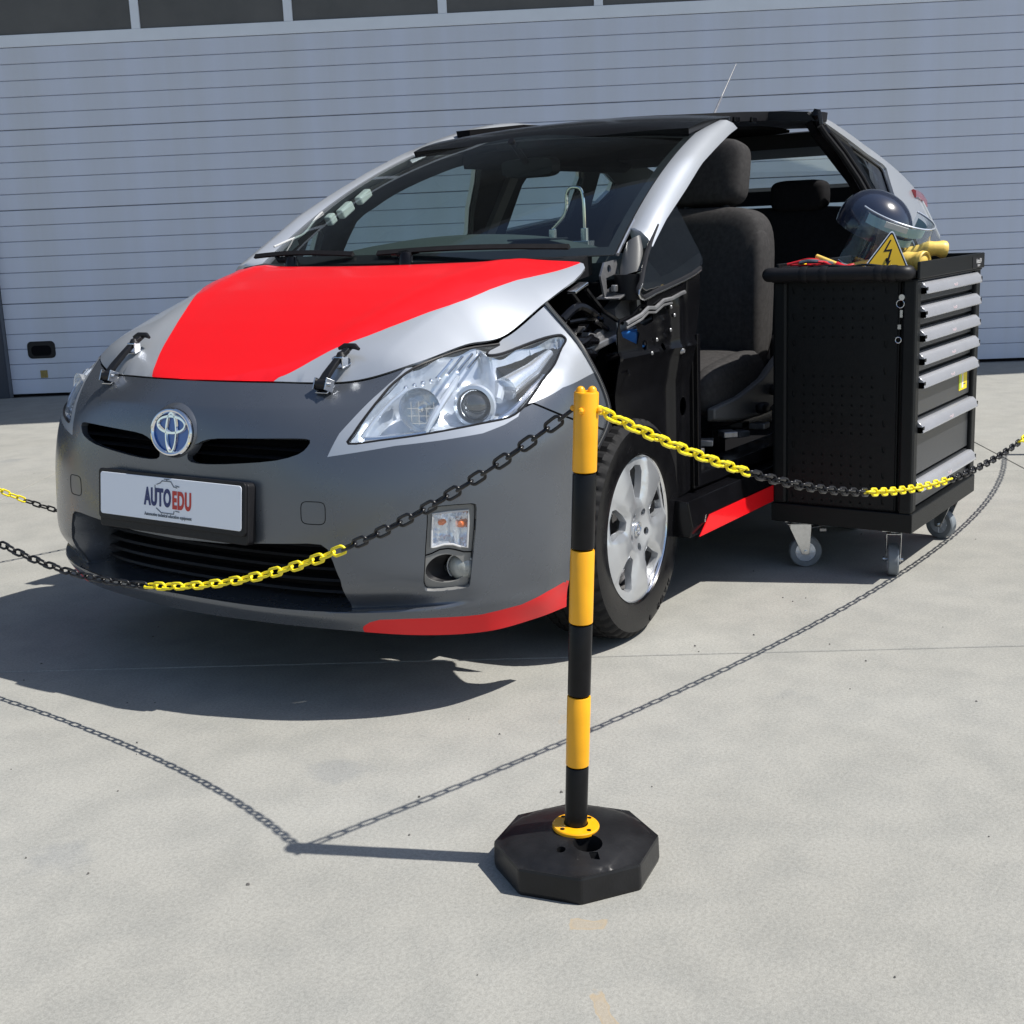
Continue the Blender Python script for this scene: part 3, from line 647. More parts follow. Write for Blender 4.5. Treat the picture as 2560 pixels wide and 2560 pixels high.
# AUTO in navy, EDU in red; condensed heavy capitals
text('lettering','AUTO',.060,pp(-.0375,.002),rot,'navy',plate,.56,.0026,spc=1.10)
text('lettering','EDU',.060,pp(.0515,-.001),rot,'printred',plate,.56,.0026,spc=1.12)
text('small_print','Automotive technical education equipment',.0125,pp(0,-.041),rot,'printgrey',plate,.80,.0001)
def pline(pts_,r=.0012,nm='engine_outline'):
    g=MB()
    for a,b in zip(pts_[:-1],pts_[1:]):
        a=Vector(a);b=Vector(b);d=(b-a);L=d.length;d.normalize();n_=Vector((-d.y,d.x))*r
        q=[a-n_-d*r,b-n_+d*r,b+n_+d*r,a+n_-d*r];g.add([pp(v.x,v.y,.0062) for v in q]+[pp(v.x,v.y,.0066) for v in q],[(0,1,2,3),(4,7,6,5),(0,4,5,1),(1,5,6,2),(2,6,7,3),(3,7,4,0)])
    return P(nm,g,'printgrey',plate,smooth=False)
pline([(-.040,.037),(-.028,.041),(-.020,.047),(.012,.047),(.022,.035),(.034,.033)])
pline([(-.012,.052),(.006,.052)]);pline([(-.003,.048),(-.003,.052)]);pline([(.030,.038),(.042,.036)])
pline([(-.042,-.024),(-.024,-.034),(.022,-.034),(.024,-.027)]);pline([(.030,-.026),(.042,-.027)]);pline([(-.047,.034),(-.047,-.012)]);pline([(-.047,.008),(-.041,.008)])
# bonnet latches
def latch(sg):
    a=Vector((fascia(1.733 if sg>0 else -1.512,7.61)[0]+fnormal(fascia,[(sg*1.7,7.6)])[0]*.004).tolist()); b=Vector(hoodS(np.array(.735),np.array(.418 if sg>0 else -.330)).tolist());
    b2=Vector(hoodS(np.array(.698),np.array(.438 if sg>0 else -.312)).tolist())
    up=Vector((.35,0,.94)).normalized()
    path=[a+up*.018,a*.75+b*.25+up*.022,a*.4+b*.6+up*.024,b+up*.024,b*.6+b2*.4+up*.025]
    h=P('bonnet_latch',MB().tube([a+up*.015+Vector((0,-.016,0)),a+up*.015+Vector((0,.016,0))],.013,14),'black_plastic',car)
    g=MB();w_=[.013,.012,.010,.010,.009];rings=[]
    for p,wd in zip(path,w_): rings.append([p+Vector((0,-wd,0))-up*.004,p+Vector((0,wd,0))-up*.004,p+Vector((0,wd,0))+up*.008,p+Vector((0,-wd,0))+up*.008])
    g.loft(rings);P('rubber_strap',g,'black_plastic',h,bevel=.002)
    q=path[3];g=MB().lathe([(.0005,.014),(.008,.011),(.013,.002),(.011,-.008),(.0005,-.011)],16,'Z',q);P('latch_ball',g,'black_plastic',h)
    e=path[-1]+Vector((-.010,0,.006));g=MB().tube([q,e],[.006,.007],10).tube([e+Vector((.004,-.032,-.002)),e+Vector((0,-.016,.004)),e+Vector((0,.016,.004)),e+Vector((.004,.032,-.002))],[.004,.0075,.0075,.004],10);P('t_handle',g,'black_plastic',h)
    g=MB()
    for s2 in(-1,1): g.box(a+up*.013+Vector((0,s2*.0185,0)),(.030,.003,.030),Matrix.Rotation(-.4,3,'Y'))
    g.box(a+up*.001,(.034,.038,.003),Matrix.Rotation(.45,3,'Y'));P('latch_bracket',g,'zinc',h,smooth=False,bevel=.001)
    g=MB().tube([a+up*.014+Vector((0,-.026,0)),a+up*.014+Vector((0,.026,0))],.005,8);P('latch_bolt',g,'zinc',h)
    g=MB()
    for s2 in(-1,1): g.box(b+up*.011+Vector((.006,s2*.012,0)),(.022,.0025,.024))
    g.tube([b+up*.022+Vector((.010,-.014,0)),b+up*.022+Vector((.010,.014,0))],.004,8);g.box(b+up*.002,(.045,.03,.0025),Matrix.Rotation(.3,3,'Y'));P('latch_catch',g,'zinc',h,smooth=False,bevel=.001)
latch(1);latch(-1)
# windscreen
ws=[(-1,0),(-.5,0),(0,0),(.5,0),(1,0),(1,.5),(1,1),(.5,1),(0,1),(-.5,1),(-1,1),(-1,.5)]
wind=PS('windscreen',cdt_sheet(glassf,ws,step=.06,th=0,asp=1),['wind'],car)
for pl in ([(-1,.93),(1,.93),(1,1),(-1,1)],[(-1,0),(1,0),(1,.05),(-1,.05)],[(-1,.05),(-.965,.05),(-.965,.93),(-1,.93)],[(.965,.05),(1,.05),(1,.93),(.965,.93)]):
    PS('black_edge_band',cdt_sheet(glassf,pl,step=.06,th=.002,offs=-.003,asp=1),['black_plastic'],wind)
# A pillars
op=np.array([[-.12,.785,1.035],[-.204,.768,1.097],[-.331,.745,1.167],[-.516,.715,1.25],[-.677,.69,1.33],[-.845,.665,1.388],[-.981,.645,1.432],[-1.07,.632,1.455]])
opR=np.array([[-.08,.755,1.07],[-.208,.735,1.147],[-.341,.715,1.228],[-.487,.69,1.299],[-.664,.66,1.377],[-.80,.64,1.427],[-.92,.628,1.466]])
def outp(k): x=np.linspace(0,1,len(op)); return np.array([np.interp(k,x,op[:,i]) for i in range(3)])
def pillar(sg):
    g=MB();rings=[]
    for k in np.linspace(.13 if sg>0 else -.05,1,24):
        b=k*1.14-.02 + (.05 if k<.3 else 0)*(1-k/.3)
        kk=np.clip(k,0,1); i_=glassf(np.array(1.005),np.array(min(max(b,-.05),1.0)))
        if b>1: i_=i_+np.array([-(b-1)*1.15,-.012*(b-1)*8*.2,.30*(b-1)])
        o_=outp(kk); 
        if k<0: o_=o_+(op[0]-op[1])*(-k)*7
        mid=(i_+o_)/2+np.array([.008,.006,.016]); q1=i_*.75+o_*.25+np.array([.006,.003,.012]); q2=i_*.25+o_*.75+np.array([.007,.008,.011])
        inn=(i_+o_)/2+np.array([-.02,-.03,-.035])
        if sg<0:
            if k>.93: continue
            xr=np.linspace(0,1,len(opR)); mid=np.array([np.interp(kk/.93,xr,opR[:,i]) for i in range(3)]); o_=mid+np.array([-.005,.022,-.05]); q2=mid+np.array([0,.014,-.012]); q1=i_*.4+mid*.6+np.array([.004,0,.008]); inn=(i_+o_)/2+np.array([-.02,-.02,-.03])
        ring=[i_,q1,mid,q2,o_,inn]
        rings.append([(p[0],p[1]*sg,p[2]) for p in ring])
    g.loft(rings); return P('a_pillar',g,'silver',car,ang=60)
pillar(1);pillar(-1)
# rubber and grey foot cover at the base of the left pillar
g=MB();rings=[]
for k,r_ in ((0,.020),(.35,.030),(.7,.034),(1,.034)):
    c=Vector((-.185,.715,1.115)).lerp(Vector((-.13,.735,1.02)),k);rings.append([c+Vector((math.cos(a)*r_*.8,math.sin(a)*r_,math.sin(a)*.01)) for a in np.linspace(0,2*math.pi,16,endpoint=False)])
g.loft(rings);P('pillar_foot_cover',g,'trim',car)
g=MB().loft([[Vector((-.13,.735,1.02))+Vector((math.cos(a)*.04,math.sin(a)*.05,0)) for a in np.linspace(0,6.2832,16,endpoint=False)],[Vector((-.13,.735,.95))+Vector((math.cos(a)*.04,math.sin(a)*.045,0)) for a in np.linspace(0,6.2832,16,endpoint=False)]]);P('pillar_foot_boot',g,'black_plastic',car)
# roof pieces
PS('roof_front_panel',cdt_sheet(roof,[(-.775,-.52),(-.735,-.3),(-.715,0),(-.735,.3),(-.80,.585),(-1.07,.60),(-1.12,.585),(-1.14,.35),(-1.14,-.49)],step=.05,th=.022),['black_gloss'],car)
rp=[(-1.145,-.49),(-1.145,.345),(-1.25,.35),(-1.32,.31),(-1.45,.345),(-1.9,.35),(-1.94,.37),(-1.95,.575),(-2.05,.575),(-2.15,.52),(-2.32,.45),(-2.36,0),(-2.33,-.54)]
rf=PS('roof_panel',cdt_sheet(roof,rp,step=.07,th=.035),['black_plastic'],car)
g=MB()
for k in range(5):
    x=-1.2-k*.16; P('cut_edge_bracket',MB().box((x,.350,1.512+.006*k),(.05,.012,.02)),'black_gloss',rf,smooth=False,bevel=.003)
g=MB().box((-1.72,.25,1.515),(.16,.05,.02)).box((-1.62,.2,1.50),(.05,.05,.03));P('roof_lamp_bracket',g,'steel_dark',rf,smooth=False,bevel=.004)
g=MB().tube([(-1.965,.565,1.565),(-1.965,.56,1.545),(-1.98,.565,1.50),(-2.0,.60,1.47)],[.012,.022,.02,.012],10);P('cut_roof_rail_end',g,'black_gloss',rf)
# right roof rail, silver
g=MB();rings=[]
for x in np.linspace(-.84,-2.5,20):
    z=float(np.interp(x,[-2.5,-2.2,-1.57,-1.444,-1.337,-1.219,-1.041,-.889,-.84],[1.50,1.56,1.587,1.578,1.566,1.544,1.503,1.457,1.441]));y=float(np.interp(x,[-2.5,-1.57,-1.2,-.84],[-.56,-.59,-.61,-.634]));rings.append([(x,y+.055,z-.03),(x,y+.03,z-.006),(x,y,z),(x,y-.018,z-.014),(x,y-.03,z-.055),(x,y+.02,z-.06)])
g.loft(rings);P('roof_rail',g,'silver',car,ang=60)
g=MB().tube([(-2.19,0,1.575),(-2.22,0,1.60),(-2.30,0,1.68)],[.012,.006,.0045],8).tube([(-2.30,0,1.68),(-2.45,0,1.826)],[.0035,.0018],6);P('antenna',g,'steel_dark',rf)
# right-hand body side: outer skin, inner lining, window panes
def spoly(l):return [tuple(q) for q in l]
sideR=lambda a,b:side(a,b,-1.);sideL=lambda a,b:side(a,b,1.)
wF=smooth2(PA((-.52,1.07),(-.557,1.12),(-.589,1.225),(-.666,1.271),(-.767,1.32),(-.899,1.365),(-1.031,1.402),(-1.139,1.426),(-1.26,1.434),(-1.31,1.25),(-1.335,1.08),(-.9,1.065)),n=2)
wRr=PA((-1.588,1.150),(-1.600,1.353),(-1.657,1.455),(-1.848,1.468),(-2.029,1.453),(-2.092,1.38),(-2.084,1.20))
wQ=PA((-2.215,1.407),(-2.28,1.407),(-2.405,1.357),(-2.406,1.317),(-2.338,1.265),(-2.235,1.25))
wT=PA((-.345,1.10),(-.354,1.164),(-.406,1.205),(-.43,1.18),(-.43,1.07))
bo=PA((.22,.55),(.20,.93),(-.10,1.02),(-.30,1.17),(-.60,1.325),(-.9,1.43),(-1.3,1.50),(-1.9,1.53),(-2.4,1.49),(-3.0,1.34),(-3.4,1.22),(-3.50,.9),(-3.50,.35),(-3.06,.35),(-3.0,.55),(-2.7,.68),(-2.4,.55),(-2.34,.28),(-.36,.25),(-.34,.45),(-.15,.62))
body=PS('right_body_side',cdt_sheet(sideR,bo,[wF,wRr,wQ,wT],step=.07,th=.02),['silver'],car)
PS('inner_side_lining',cdt_sheet(sideR,bo[1:-2],[wF,wRr,wQ,wT],step=.09,th=.02,offs=-.03),['black_plastic'],car)
for w_,nm in ((wF,'front_door_window'),(wRr,'rear_door_window'),(wQ,'quarter_window'),(wT,'corner_window')):
    PS(nm,cdt_sheet(sideR,w_,step=.1,th=0,offs=-.012),['tint'],car)
g=MB()
g.loft([[sideR(np.array(x+dx),np.array(z))+np.array([0,.05+dy,0]) for dx,dy in((-.03,0),(.03,0),(.03,.03),(-.03,.03))] for x,z in((-1.42,1.02),(-1.46,1.2),(-1.50,1.42))]);P('b_pillar_trim',g,'trim',car)
g=MB().tube([(-1.45,-.66,1.36),(-1.44,-.67,1.27),(-1.43,-.69,1.05)],.012,8).box((-1.45,-.66,1.34),(.05,.03,.08));P('seat_belt',g,'black_plastic',car,smooth=False)
g=MB()
for (x,y,z,d) in ((-.47,-.60,1.245,(.07,.03,.035)),(-.40,-.61,1.215,(.035,.03,.035)),(-.56,-.59,1.29,(.07,.03,.03))):g.box((x,y,z),d,Matrix.Rotation(.5,3,'Y'))
P('pillar_connector',g,'white_pl',car,smooth=False,bevel=.006)
g=MB().tube(smooth2([(-.13,-.63,1.13),(-.20,-.625,1.15),(-.27,-.62,1.17),(-.33,-.615,1.22),(-.36,-.61,1.24)],False,4),.0035,6);P('pillar_wire',g,'print_lt',car)
# wing and door top strip on the right, seen as a silver sliver beyond the bonnet
g=MB();rings=[]
for x in np.linspace(.25,-.28,12):
    z=float(np.interp(x,[-.3,.0,.1,.25],[1.11,1.035,.998,.930]));fq=min(1,max(0,(.25-x)/.25));rings.append([(x,-.684,z),(x,-.684-.036*fq,z-.004-.02*(1-fq)),(x,-.69-.09*fq,z-.085),(x,-.69-.15*fq,z-.17),(x,-.69-.17*fq,z-.25),(x,-.68-.14*fq,z-.25),(x,-.68,z-.03)])
g.loft(rings);P('wing_top_strip',g,'silver',car,ang=60)
# cowl, wipers
g=MB();rings=[]
for y in np.linspace(-.66,.62,20):
    x0=float(hood_rear_x(y));rings.append([(x0+.02,y,1.035),(x0-.03,y,1.068),(x0-.14,y,1.078),(x0-.14,y,1.02),(x0+.02,y,1.0)])
g.loft(rings);P('cowl_panel',g,'black_plastic',car,ang=50)
def wiper(pts_,piv):
    wq=P('wiper',MB().tube(pts_,[.004]*len(pts_),8),'black_plastic',car)
    g=MB().loft([[Vector(p)+Vector((0,0,-.004)),Vector(p)+Vector((.008,0,.0)),Vector(p)+Vector((-.002,0,.012)),Vector(p)+Vector((-.01,0,.002))] for p in pts_]);P('wiper_blade',g,'rubber',wq)
    g=MB().lathe([(.0005,.030),(.016,.028),(.020,.018),(.024,0),(.026,-.03)],18,'Z',piv).tube([Vector(piv)+Vector((0,0,.02)),Vector(piv)+Vector((-.02,-.07,.018)),Vector(pts_[2])],[.014,.010,.006],8);P('wiper_pivot',g,'black_gloss',wq)
def wl(y0,y1,dx=.0):
    return [Vector((float(hood_rear_x(y))-.055+dx,y,1.098+.008*math.sin((y-y0)/(y1-y0)*3.14))) for y in np.linspace(y0,y1,9)]
wiper(wl(-.62,-.12),(.03,-.40,1.07));wiper(wl(-.02,.60),(.075,.10,1.075))
# dashboard
g=MB();rings=[]
for y in np.linspace(-.64,.60,30):
    c=1.144-.17*abs(y)**2*(1.0)-.0 -(.02 if y>.3 else 0)*(y-.3)/.3
    rings.append([(.00-.25*(y/.64)**2,y,1.05),(-.15-.1*(y/.64)**2,y,c-.045),(-.30,y,c-.006),(-.38,y,c),(-.46,y,c-.02),(-.52,y,c-.09),(-.54,y,.85),(-.42,y,.62),(-.2,y,.62)])
g.loft(rings);dash=P('dashboard',g,'dash',car,ang=60)
g=MB().box((-.28,.33,1.122),(.10,.16,.006));P('dash_vent',g,'black_plastic',dash,smooth=False,bevel=.003)
# steel hoop and its base
hp=smooth2([(-.55,.215,1.15),(-.55,.255,1.185),(-.55,.270,1.21),(-.55,.272,1.25),(-.55,.283,1.274),(-.55,.305,1.278),(-.55,.326,1.270),(-.55,.334,1.24),(-.55,.336,1.19),(-.55,.336,1.15)],False,4)
hoop=P('steering_column_hoop',MB().tube(hp,.0055,10),'chrome',car)
g=MB()
for y in(.215,.336): g.lathe([(.013,.02),(.013,-.03)],14,'Z',(-.55,y,1.13),cap=True)
g.box((-.55,.275,1.095),(.04,.17,.03));P('hoop_base',g,'zinc',hoop,smooth=False,bevel=.002)
g=MB();g.loft([[(-.79+.0*s,-.037+cy*wd,1.362+cz*ht) for cy,cz in rrect(2,2,.5,4)] for s,wd,ht in ((0,.105,.030),)] +[[(-.83,-.037+cy*.112,1.362+cz*.034) for cy,cz in rrect(2,2,.5,4)],[(-.85,-.037+cy*.10,1.362+cz*.028) for cy,cz in rrect(2,2,.5,4)]]);mr_=P('rear_view_mirror',g,'black_plastic',car)
P('mirror_stalk',MB().tube([(-.79,-.037,1.38),(-.74,-.037,1.42),(-.70,-.037,1.45)],.012,8),'black_plastic',mr_)
# left front door, front half, outer skin removed
dholes=[PA((-.076,.929),(-.155,.918),(-.153,.889),(-.104,.878),(-.074,.889)),PA((.03,.899),(-.039,.906),(-.073,.861),(-.06,.831),(.021,.858),(.037,.885)),
 [(-.10+.013*math.cos(a),.825+.014*math.sin(a)) for a in np.linspace(0,6.283,14,endpoint=False)],[(-.205+.011*math.cos(a),.81+.012*math.sin(a)) for a in np.linspace(0,6.283,14,endpoint=False)],
 [(-.345+.018*math.cos(a),.62+.028*math.sin(a)) for a in np.linspace(0,6.283,14,endpoint=False)]]
def doorS(x,z):
    x=np.asarray(x,float);z=np.asarray(z,float);y=.79+.0*x
    y=y+.012*np.exp(-((x+.30)/.03)**2)*(z<.95)+.008*np.exp(-((z-.80)/.012)**2)-.016*np.clip((.78-z)*12,0,1)+.010*np.clip((-.32-x)*30,0,1)
    y=y+.006*np.exp(-(((x+.205)/.035)**2+((z-.885)/.008)**2))+.006*np.exp(-(((x+.215)/.035)**2+((z-.862)/.008)**2))+.006*np.exp(-(((x+.215)/.035)**2+((z-.838)/.008)**2))
    return np.stack([x,y,z],-1)
dout=PA((.050,.872),(.035,.908),(-.035,.915),(-.08,.938),(-.16,.942),(-.275,.965),(-.34,.99),(-.43,1.005),(-.43,.92),(-.40,.82),(-.395,.6),(-.385,.36),(-.33,.35),(-.06,.38),(.02,.50),(.045,.7))
door=PS('front_door_shell',cdt_sheet(doorS,dout,dholes,step=.014,th=.004,flip=-1),['black_gloss'],car)
g=MB()
for (x,z) in ((-.25,.92),(-.245,.855),(-.16,.835),(-.13,.80),(-.27,.895)):
    g.lathe([(.0004,.002),(.004,.002),(.006,0)],10,'Y',(x,.798,z))
g.lathe([(.0005,.012),(.006,.012),(.010,.004),(.011,0)],12,'Y',(-.30,.80,.79));P('door_rivets',g,'steel_dark',door)
g=MB();pth=[(.02,.80,.895),(-.06,.803,.912),(-.10,.803,.928),(-.14,.804,.925),(-.19,.804,.942),(-.24,.804,.944),(-.30,.804,.955),(-.33,.80,.957)]
g.tube(pth,.006,6).tube([(p[0],p[1],p[2]-.012) for p in pth[:-2]],.004,6);P('door_wiring',g,'steel_dark',door)
g=MB();g.loft([[ (x,.76,.38),(x,.60,.38),(x,.58,1.0),(x,.74,1.0)] for x in(-.20,-.42)]);P('door_inner_card',g,'black_matt',door,smooth=False)
g=MB().box((-.395,.775,.62),(.012,.04,.5)).box((-.405,.80,.60),(.02,.015,.46));P('door_cut_edge',g,'black_gloss',door,smooth=False,bevel=.002)
# glass of the cut door with its seal
def gl(x,z): 
    x=np.asarray(x,float);z=np.asarray(z,float);return np.stack([x,.80-.40*np.maximum(z-1.0,0)+0*x,z],-1)
gpoly=smooth2(PA((-.05,.975),(-.07,1.0),(-.16,1.075),(-.28,1.15),(-.41,1.225),(-.43,1.235),(-.455,1.17),(-.475,1.10),(-.49,1.05),(-.45,1.02),(-.32,.995),(-.15,.97),(-.08,.958)),n=2)
gp=PS('cut_door_glass',cdt_sheet(gl,gpoly,step=.04,th=.0,flip=-1),['doorglass'],car)
P('windscreen_edge_strip',MB().tube([Vector(p) for p in glassf(np.full(8,1.012),np.linspace(0,.2,8))],.006,8),'zinc',wind)
lo=PA((-.05,.975),(-.07,1.0),(-.16,1.055),(-.20,1.01),(-.28,1.02),(-.49,1.065),(-.49,1.05),(-.45,1.02),(-.32,.995),(-.15,.97),(-.08,.958))
PS('glass_lower_band',cdt_sheet(gl,lo,step=.04,th=.002,offs=-.004,flip=-1),['black_plastic'],gp)
sp=[Vector(p) for p in gl(np.array([q[0] for q in gpoly]),np.array([q[1] for q in gpoly]))]
edge=[p for p in sp if True]
i0=min(range(len(gpoly)),key=lambda i:abs(gpoly[i][0]+.45)+abs(gpoly[i][1]-1.02));order=sp[i0:]+sp[:min(range(len(gpoly)),key=lambda i:abs(gpoly[i][0]+.43)+abs(gpoly[i][1]-1.235))+1]
P('glass_seal',MB().tube([p for p in order if p.z<1.175],.007,8),'black_plastic',gp)
P('seal_bright_strip',MB().tube([p+Vector((.004,.005,-.006)) for p in order if p.z<1.165],.0028,6),'zinc',gp)
g=MB().loft([[(-.10,.80,.958),(-.10,.79,.945),(-.10,.80,.93)],[(-.34,.803,1.0),(-.34,.79,.985),(-.34,.80,.965)]]);P('waist_rail',g,'black_gloss',door)
# front structure exposed behind the wing
def bracket(name,c,d,rot_=None,m='black_gloss',bv=.004):
    return P(name,MB().box(c,d,rot_),m,car,smooth=False,bevel=bv)
bracket('bulkhead_light_block',(-.12,.05,.78),(.04,1.20,.44),m='black_matt')  # black filler added behind the bonnet to stop light leaks
bracket('bay_light_block',(.30,.02,.70),(.55,.9,.22),m='black_matt')  # added dark box filling the engine bay, blocks light from above
bracket('nose_light_block',(.62,0,.52),(.14,1.06,.50),m='black_matt')  # black block added to keep light slivers out of the bumper's shadow
bracket('hinge_post',(-.05,.62,.58),(.08,.12,.50),m='black_matt')
bracket('inner_wing_panel',(.28,.52,.72),(.50,.03,.30),Matrix.Rotation(.08,3,'Y'))
P('upper_wing_rail',MB().loft([[Vector(p)+Vector((0,a,b)) for a,b in((-.03,0),(.012,0),(.012,-.02),(-.03,-.02))] for p in((.32,.68,.79),(.10,.70,.83),(-.06,.72,.862),(-.25,.755,.90),(-.36,.77,.93))]),'steel_dark',car,smooth=False,bevel=.004)
# hinge bracket with window
def plate_holes(name,o,ax,ay,poly,hole,th,m,parent=None):
    fn=lambda a,b:np.stack([o[0]+ax[0]*a+ay[0]*b,o[1]+ax[1]*a+ay[1]*b,o[2]+ax[2]*a+ay[2]*b],-1)
    return PS(name,cdt_sheet(fn,poly,hole,step=.02,th=th),[m],parent or car)
plate_holes('wing_mount_bracket',(-.12,.725,.885),(-1,.1,.25),(0,-.15,1),PA((-.05,-.015),(.08,-.015),(.085,.06),(.02,.075),(-.045,.055)),[PA((.018,.005),(.055,.005),(.06,.045),(.047,.052),(.022,.048))],.05,'steel_dark')
g=MB().box((-.12,.70,.972),(.13,.075,.006),Matrix.Rotation(.25,3,'Y')).lathe([(.010,.018),(.010,-.0)],8,'Z',(-.08,.71,.975),cap=True).lathe([(.012,.012),(.012,-.0)],8,'Z',(-.15,.70,.99),cap=True);P('bracket_shelf',g,'steel_dark',car,smooth=False,bevel=.002)
plate_holes('bonnet_hinge',(-.055,.69,.965),(-1,.05,.1),(0,-.1,1),PA((.004,-.01),(.085,.01),(.088,.055),(.08,.088),(.02,.088),(-.006,.055)),[PA((.018,.012),(.07,.02),(.07,.05),(.02,.045)),[(.04+.010*math.cos(a),.068+.011*math.sin(a)) for a in np.linspace(0,6.28,12,endpoint=False)]],.006,'steel_dark')
for a_,b_ in (((.105,.68,.985),(-.055,.70,.872)),((.06,.70,.99),(-.10,.72,.885))):
    P('wing_stay',MB().tube([a_,tuple((Vector(a_)+Vector(b_))/2+Vector((.01,0,-.01))),b_],.007,6),'black_gloss',car)
P('stay_top_plate',MB().box((.085,.69,.995),(.07,.03,.008),Matrix.Rotation(.3,3,'Y')),'zinc',car,smooth=False,bevel=.002)
rnd=random.Random(8)
for k in range(18):
    c=Vector((rnd.uniform(-.02,.24),rnd.uniform(.60,.70),rnd.uniform(.82,.93)));d=(rnd.uniform(.02,.07),rnd.uniform(.02,.05),rnd.uniform(.01,.05))
    P('engine_bay_fitting',MB().box(c,d,Matrix.Rotation(rnd.uniform(-.6,.6),3,'Y')),rnd.choice(['black_gloss','steel_dark','steel_dark']),car,smooth=False,bevel=.003)
for k in range(5):
    p0=Vector((rnd.uniform(.10,.26),.70,rnd.uniform(.80,.92)));P('engine_bay_hose',MB().tube(smooth2([p0,p0+Vector((-.07,.01,rnd.uniform(-.03,.05))),p0+Vector((-.14,.02,rnd.uniform(-.03,.02))),p0+Vector((-.2,-.02,-.02))],False,4),rnd.choice([.006,.009,.012]),8),'black_gloss',car)
bp_b=P('blue_connector',MB().prism(rrect(.048,.05,.006,3),Vector((-.09,.735,.842)),Vector((-1,.0,.1)),Vector((0,-.1,1)),Vector((-.01,.045,0))),'blue_plug',car,smooth=False,bevel=.003)
g=MB()
for k,(a,b) in enumerate(((-.010,.010),(-.012,-.012),(.012,.002))): g.box((-.095+a,.782,.842+b),(.007,.012,.010))
P('connector_pins',g,'black_plastic',bp_b,smooth=False)
P('connector_cable',MB().tube(smooth2([(-.11,.77,.83),(-.13,.775,.815),(-.135,.775,.79),(-.11,.77,.77),(-.07,.765,.765),(-.03,.76,.77)],False,5),.007,8),'black_gloss',bp_b)
wc=P('white_clip',MB().tube(smooth2([(-.035,.745,.852),(-.032,.75,.825),(-.045,.755,.812),(-.058,.76,.80),(-.055,.76,.785)],False,4),.008,8),'white_pl',car)
P('clip_cable',MB().tube(smooth2([(.03,.74,.80),(-.01,.75,.805),(-.05,.76,.80)],False,4),.010,8).tube([(-.04,.76,.79),(.01,.80,.755)],.0035,6),'black_gloss',wc)
# wheel housing
g=MB()
rings=[[(.0+r_*math.cos(a),y,.32+r_*math.sin(a)) for a in np.linspace(-.15,math.pi+.15,26)] for r_,y in((.375,.74),(.375,.45))]
g.loft(rings,cap=False,closed=False);g.add([(-.4,.45,.1),(.4,.45,.1),(.4,.45,.72),(-.4,.45,.72)],[(0,1,2,3)]);P('wheel_housing',g,'black_matt',car)
g=MB();rings=[[(.0+r_*math.cos(a),y,.32+r_*math.sin(a)) for a in np.linspace(-.15,math.pi+.15,26)] for r_,y in((.375,-.85),(.375,-.45))]
g.loft(rings,cap=False,closed=False);P('wheel_housing',g,'black_matt',car)
P('suspension_strut',MB().tube([(0,.60,.35),(-.02,.56,.85)],.03,12).tube([(0,.62,.3),(-.25,.45,.25)],.02,8),'black_gloss',car)
# floor, sill
bracket('floor_pan',(-1.75,0,.25),(2.9,1.30,.06),m='black_matt')
bracket('front_underbody',(.10,0,.29),(.9,.84,.05),m='black_matt')
bracket('side_sill_box',(-1.35,.72,.31),(2.0,.10,.10))
sl_o=MB();sl_o.loft([[(x,.765,.235),(x,.835,.235),(x,.845,.27),(x,.83,.345),(x,.765,.35)] for x in(-.275,-.9,-2.3)]);sill=P('sill_cover',sl_o,'grey_sill',car,smooth=False,bevel=.004) if 'grey_sill' in M else P('sill_cover',sl_o,'black_gloss',car,smooth=False,bevel=.004)
P('sill_red_stripe',MB().prism(PA((-.315,.234),(-.385,.288),(-2.3,.288),(-2.3,.234)),Vector((0,.846,0)),Vector((1,0,0)),Vector((0,0,1)),Vector((0,.003,0))),'red',sill,smooth=False)
P('door_step_rail',MB().loft([[(x,.70,.36),(x,.79,.355),(x,.79,.40),(x,.70,.405)] for x in(-.40,-2.2)]),'black_gloss',car,smooth=False,bevel=.006)
for k in range(5): P('floor_bracket',MB().box((-.62-.13*k,.68-.02*(k%2),.43+.01*(k%3)),(.06,.05,.02),Matrix.Rotation(.4*k,3,'Z')),'steel_dark',car,smooth=False,bevel=.003)
P('floor_lever',MB().tube([(-.47,.72,.42),(-.50,.73,.47),(-.50,.74,.50)],.006,8),'zinc',car)
# seats
def pillow(cx,cy,cz,dx,dy,dz,e=.45,n=20,m=10,tilt=0,bulge=0):
    g=MB();rings=[]
    for i in range(m+1):
        ph=-math.pi/2+math.pi*i/m;cz_=math.copysign(abs(math.sin(ph))**e,math.sin(ph));cr=max(abs(math.cos(ph)),1e-4)**e;ring=[]
        for j in range(n*2):
            a=math.pi*j/n;x=dx/2*math.copysign(abs(math.cos(a))**e,math.cos(a))*cr;y=dy/2*math.copysign(abs(math.sin(a))**e,math.sin(a))*cr;z=cz_*dz/2
            p=Vector((x,y,z));p=Matrix.Rotation(tilt,3,'Y')@p;ring.append(Vector((cx,cy,cz))+p)
        rings.append(ring)
    return g.loft(rings)
seat=P('seat_back',pillow(-1.32,.375,.90,.20,.52,.60,e=.38,tilt=-.07,n=24,m=24),'fabric',car,ang=180)
for yy in(.15,.60): P('seat_bolster',pillow(-1.285,yy,.86,.13,.09,.54,e=.6,tilt=-.07),'fabric',seat,ang=180)
hr_=P('head_restraint',pillow(-1.36,.385,1.322,.13,.30,.235,e=.42,tilt=-.2,n=20,m=18),'fabric',seat,ang=180)
for yy in(.31,.46): P('headrest_post',MB().tube([(-1.345,yy,1.12),(-1.35,yy,1.24)],.007,8),'chrome',hr_)
for yy in(.31,.46): P('post_guide',MB().lathe([(.016,.01),(.014,.02),(.016,-.02)],12,'Z',(-1.345,yy,1.19),cap=True),'black_plastic',hr_)
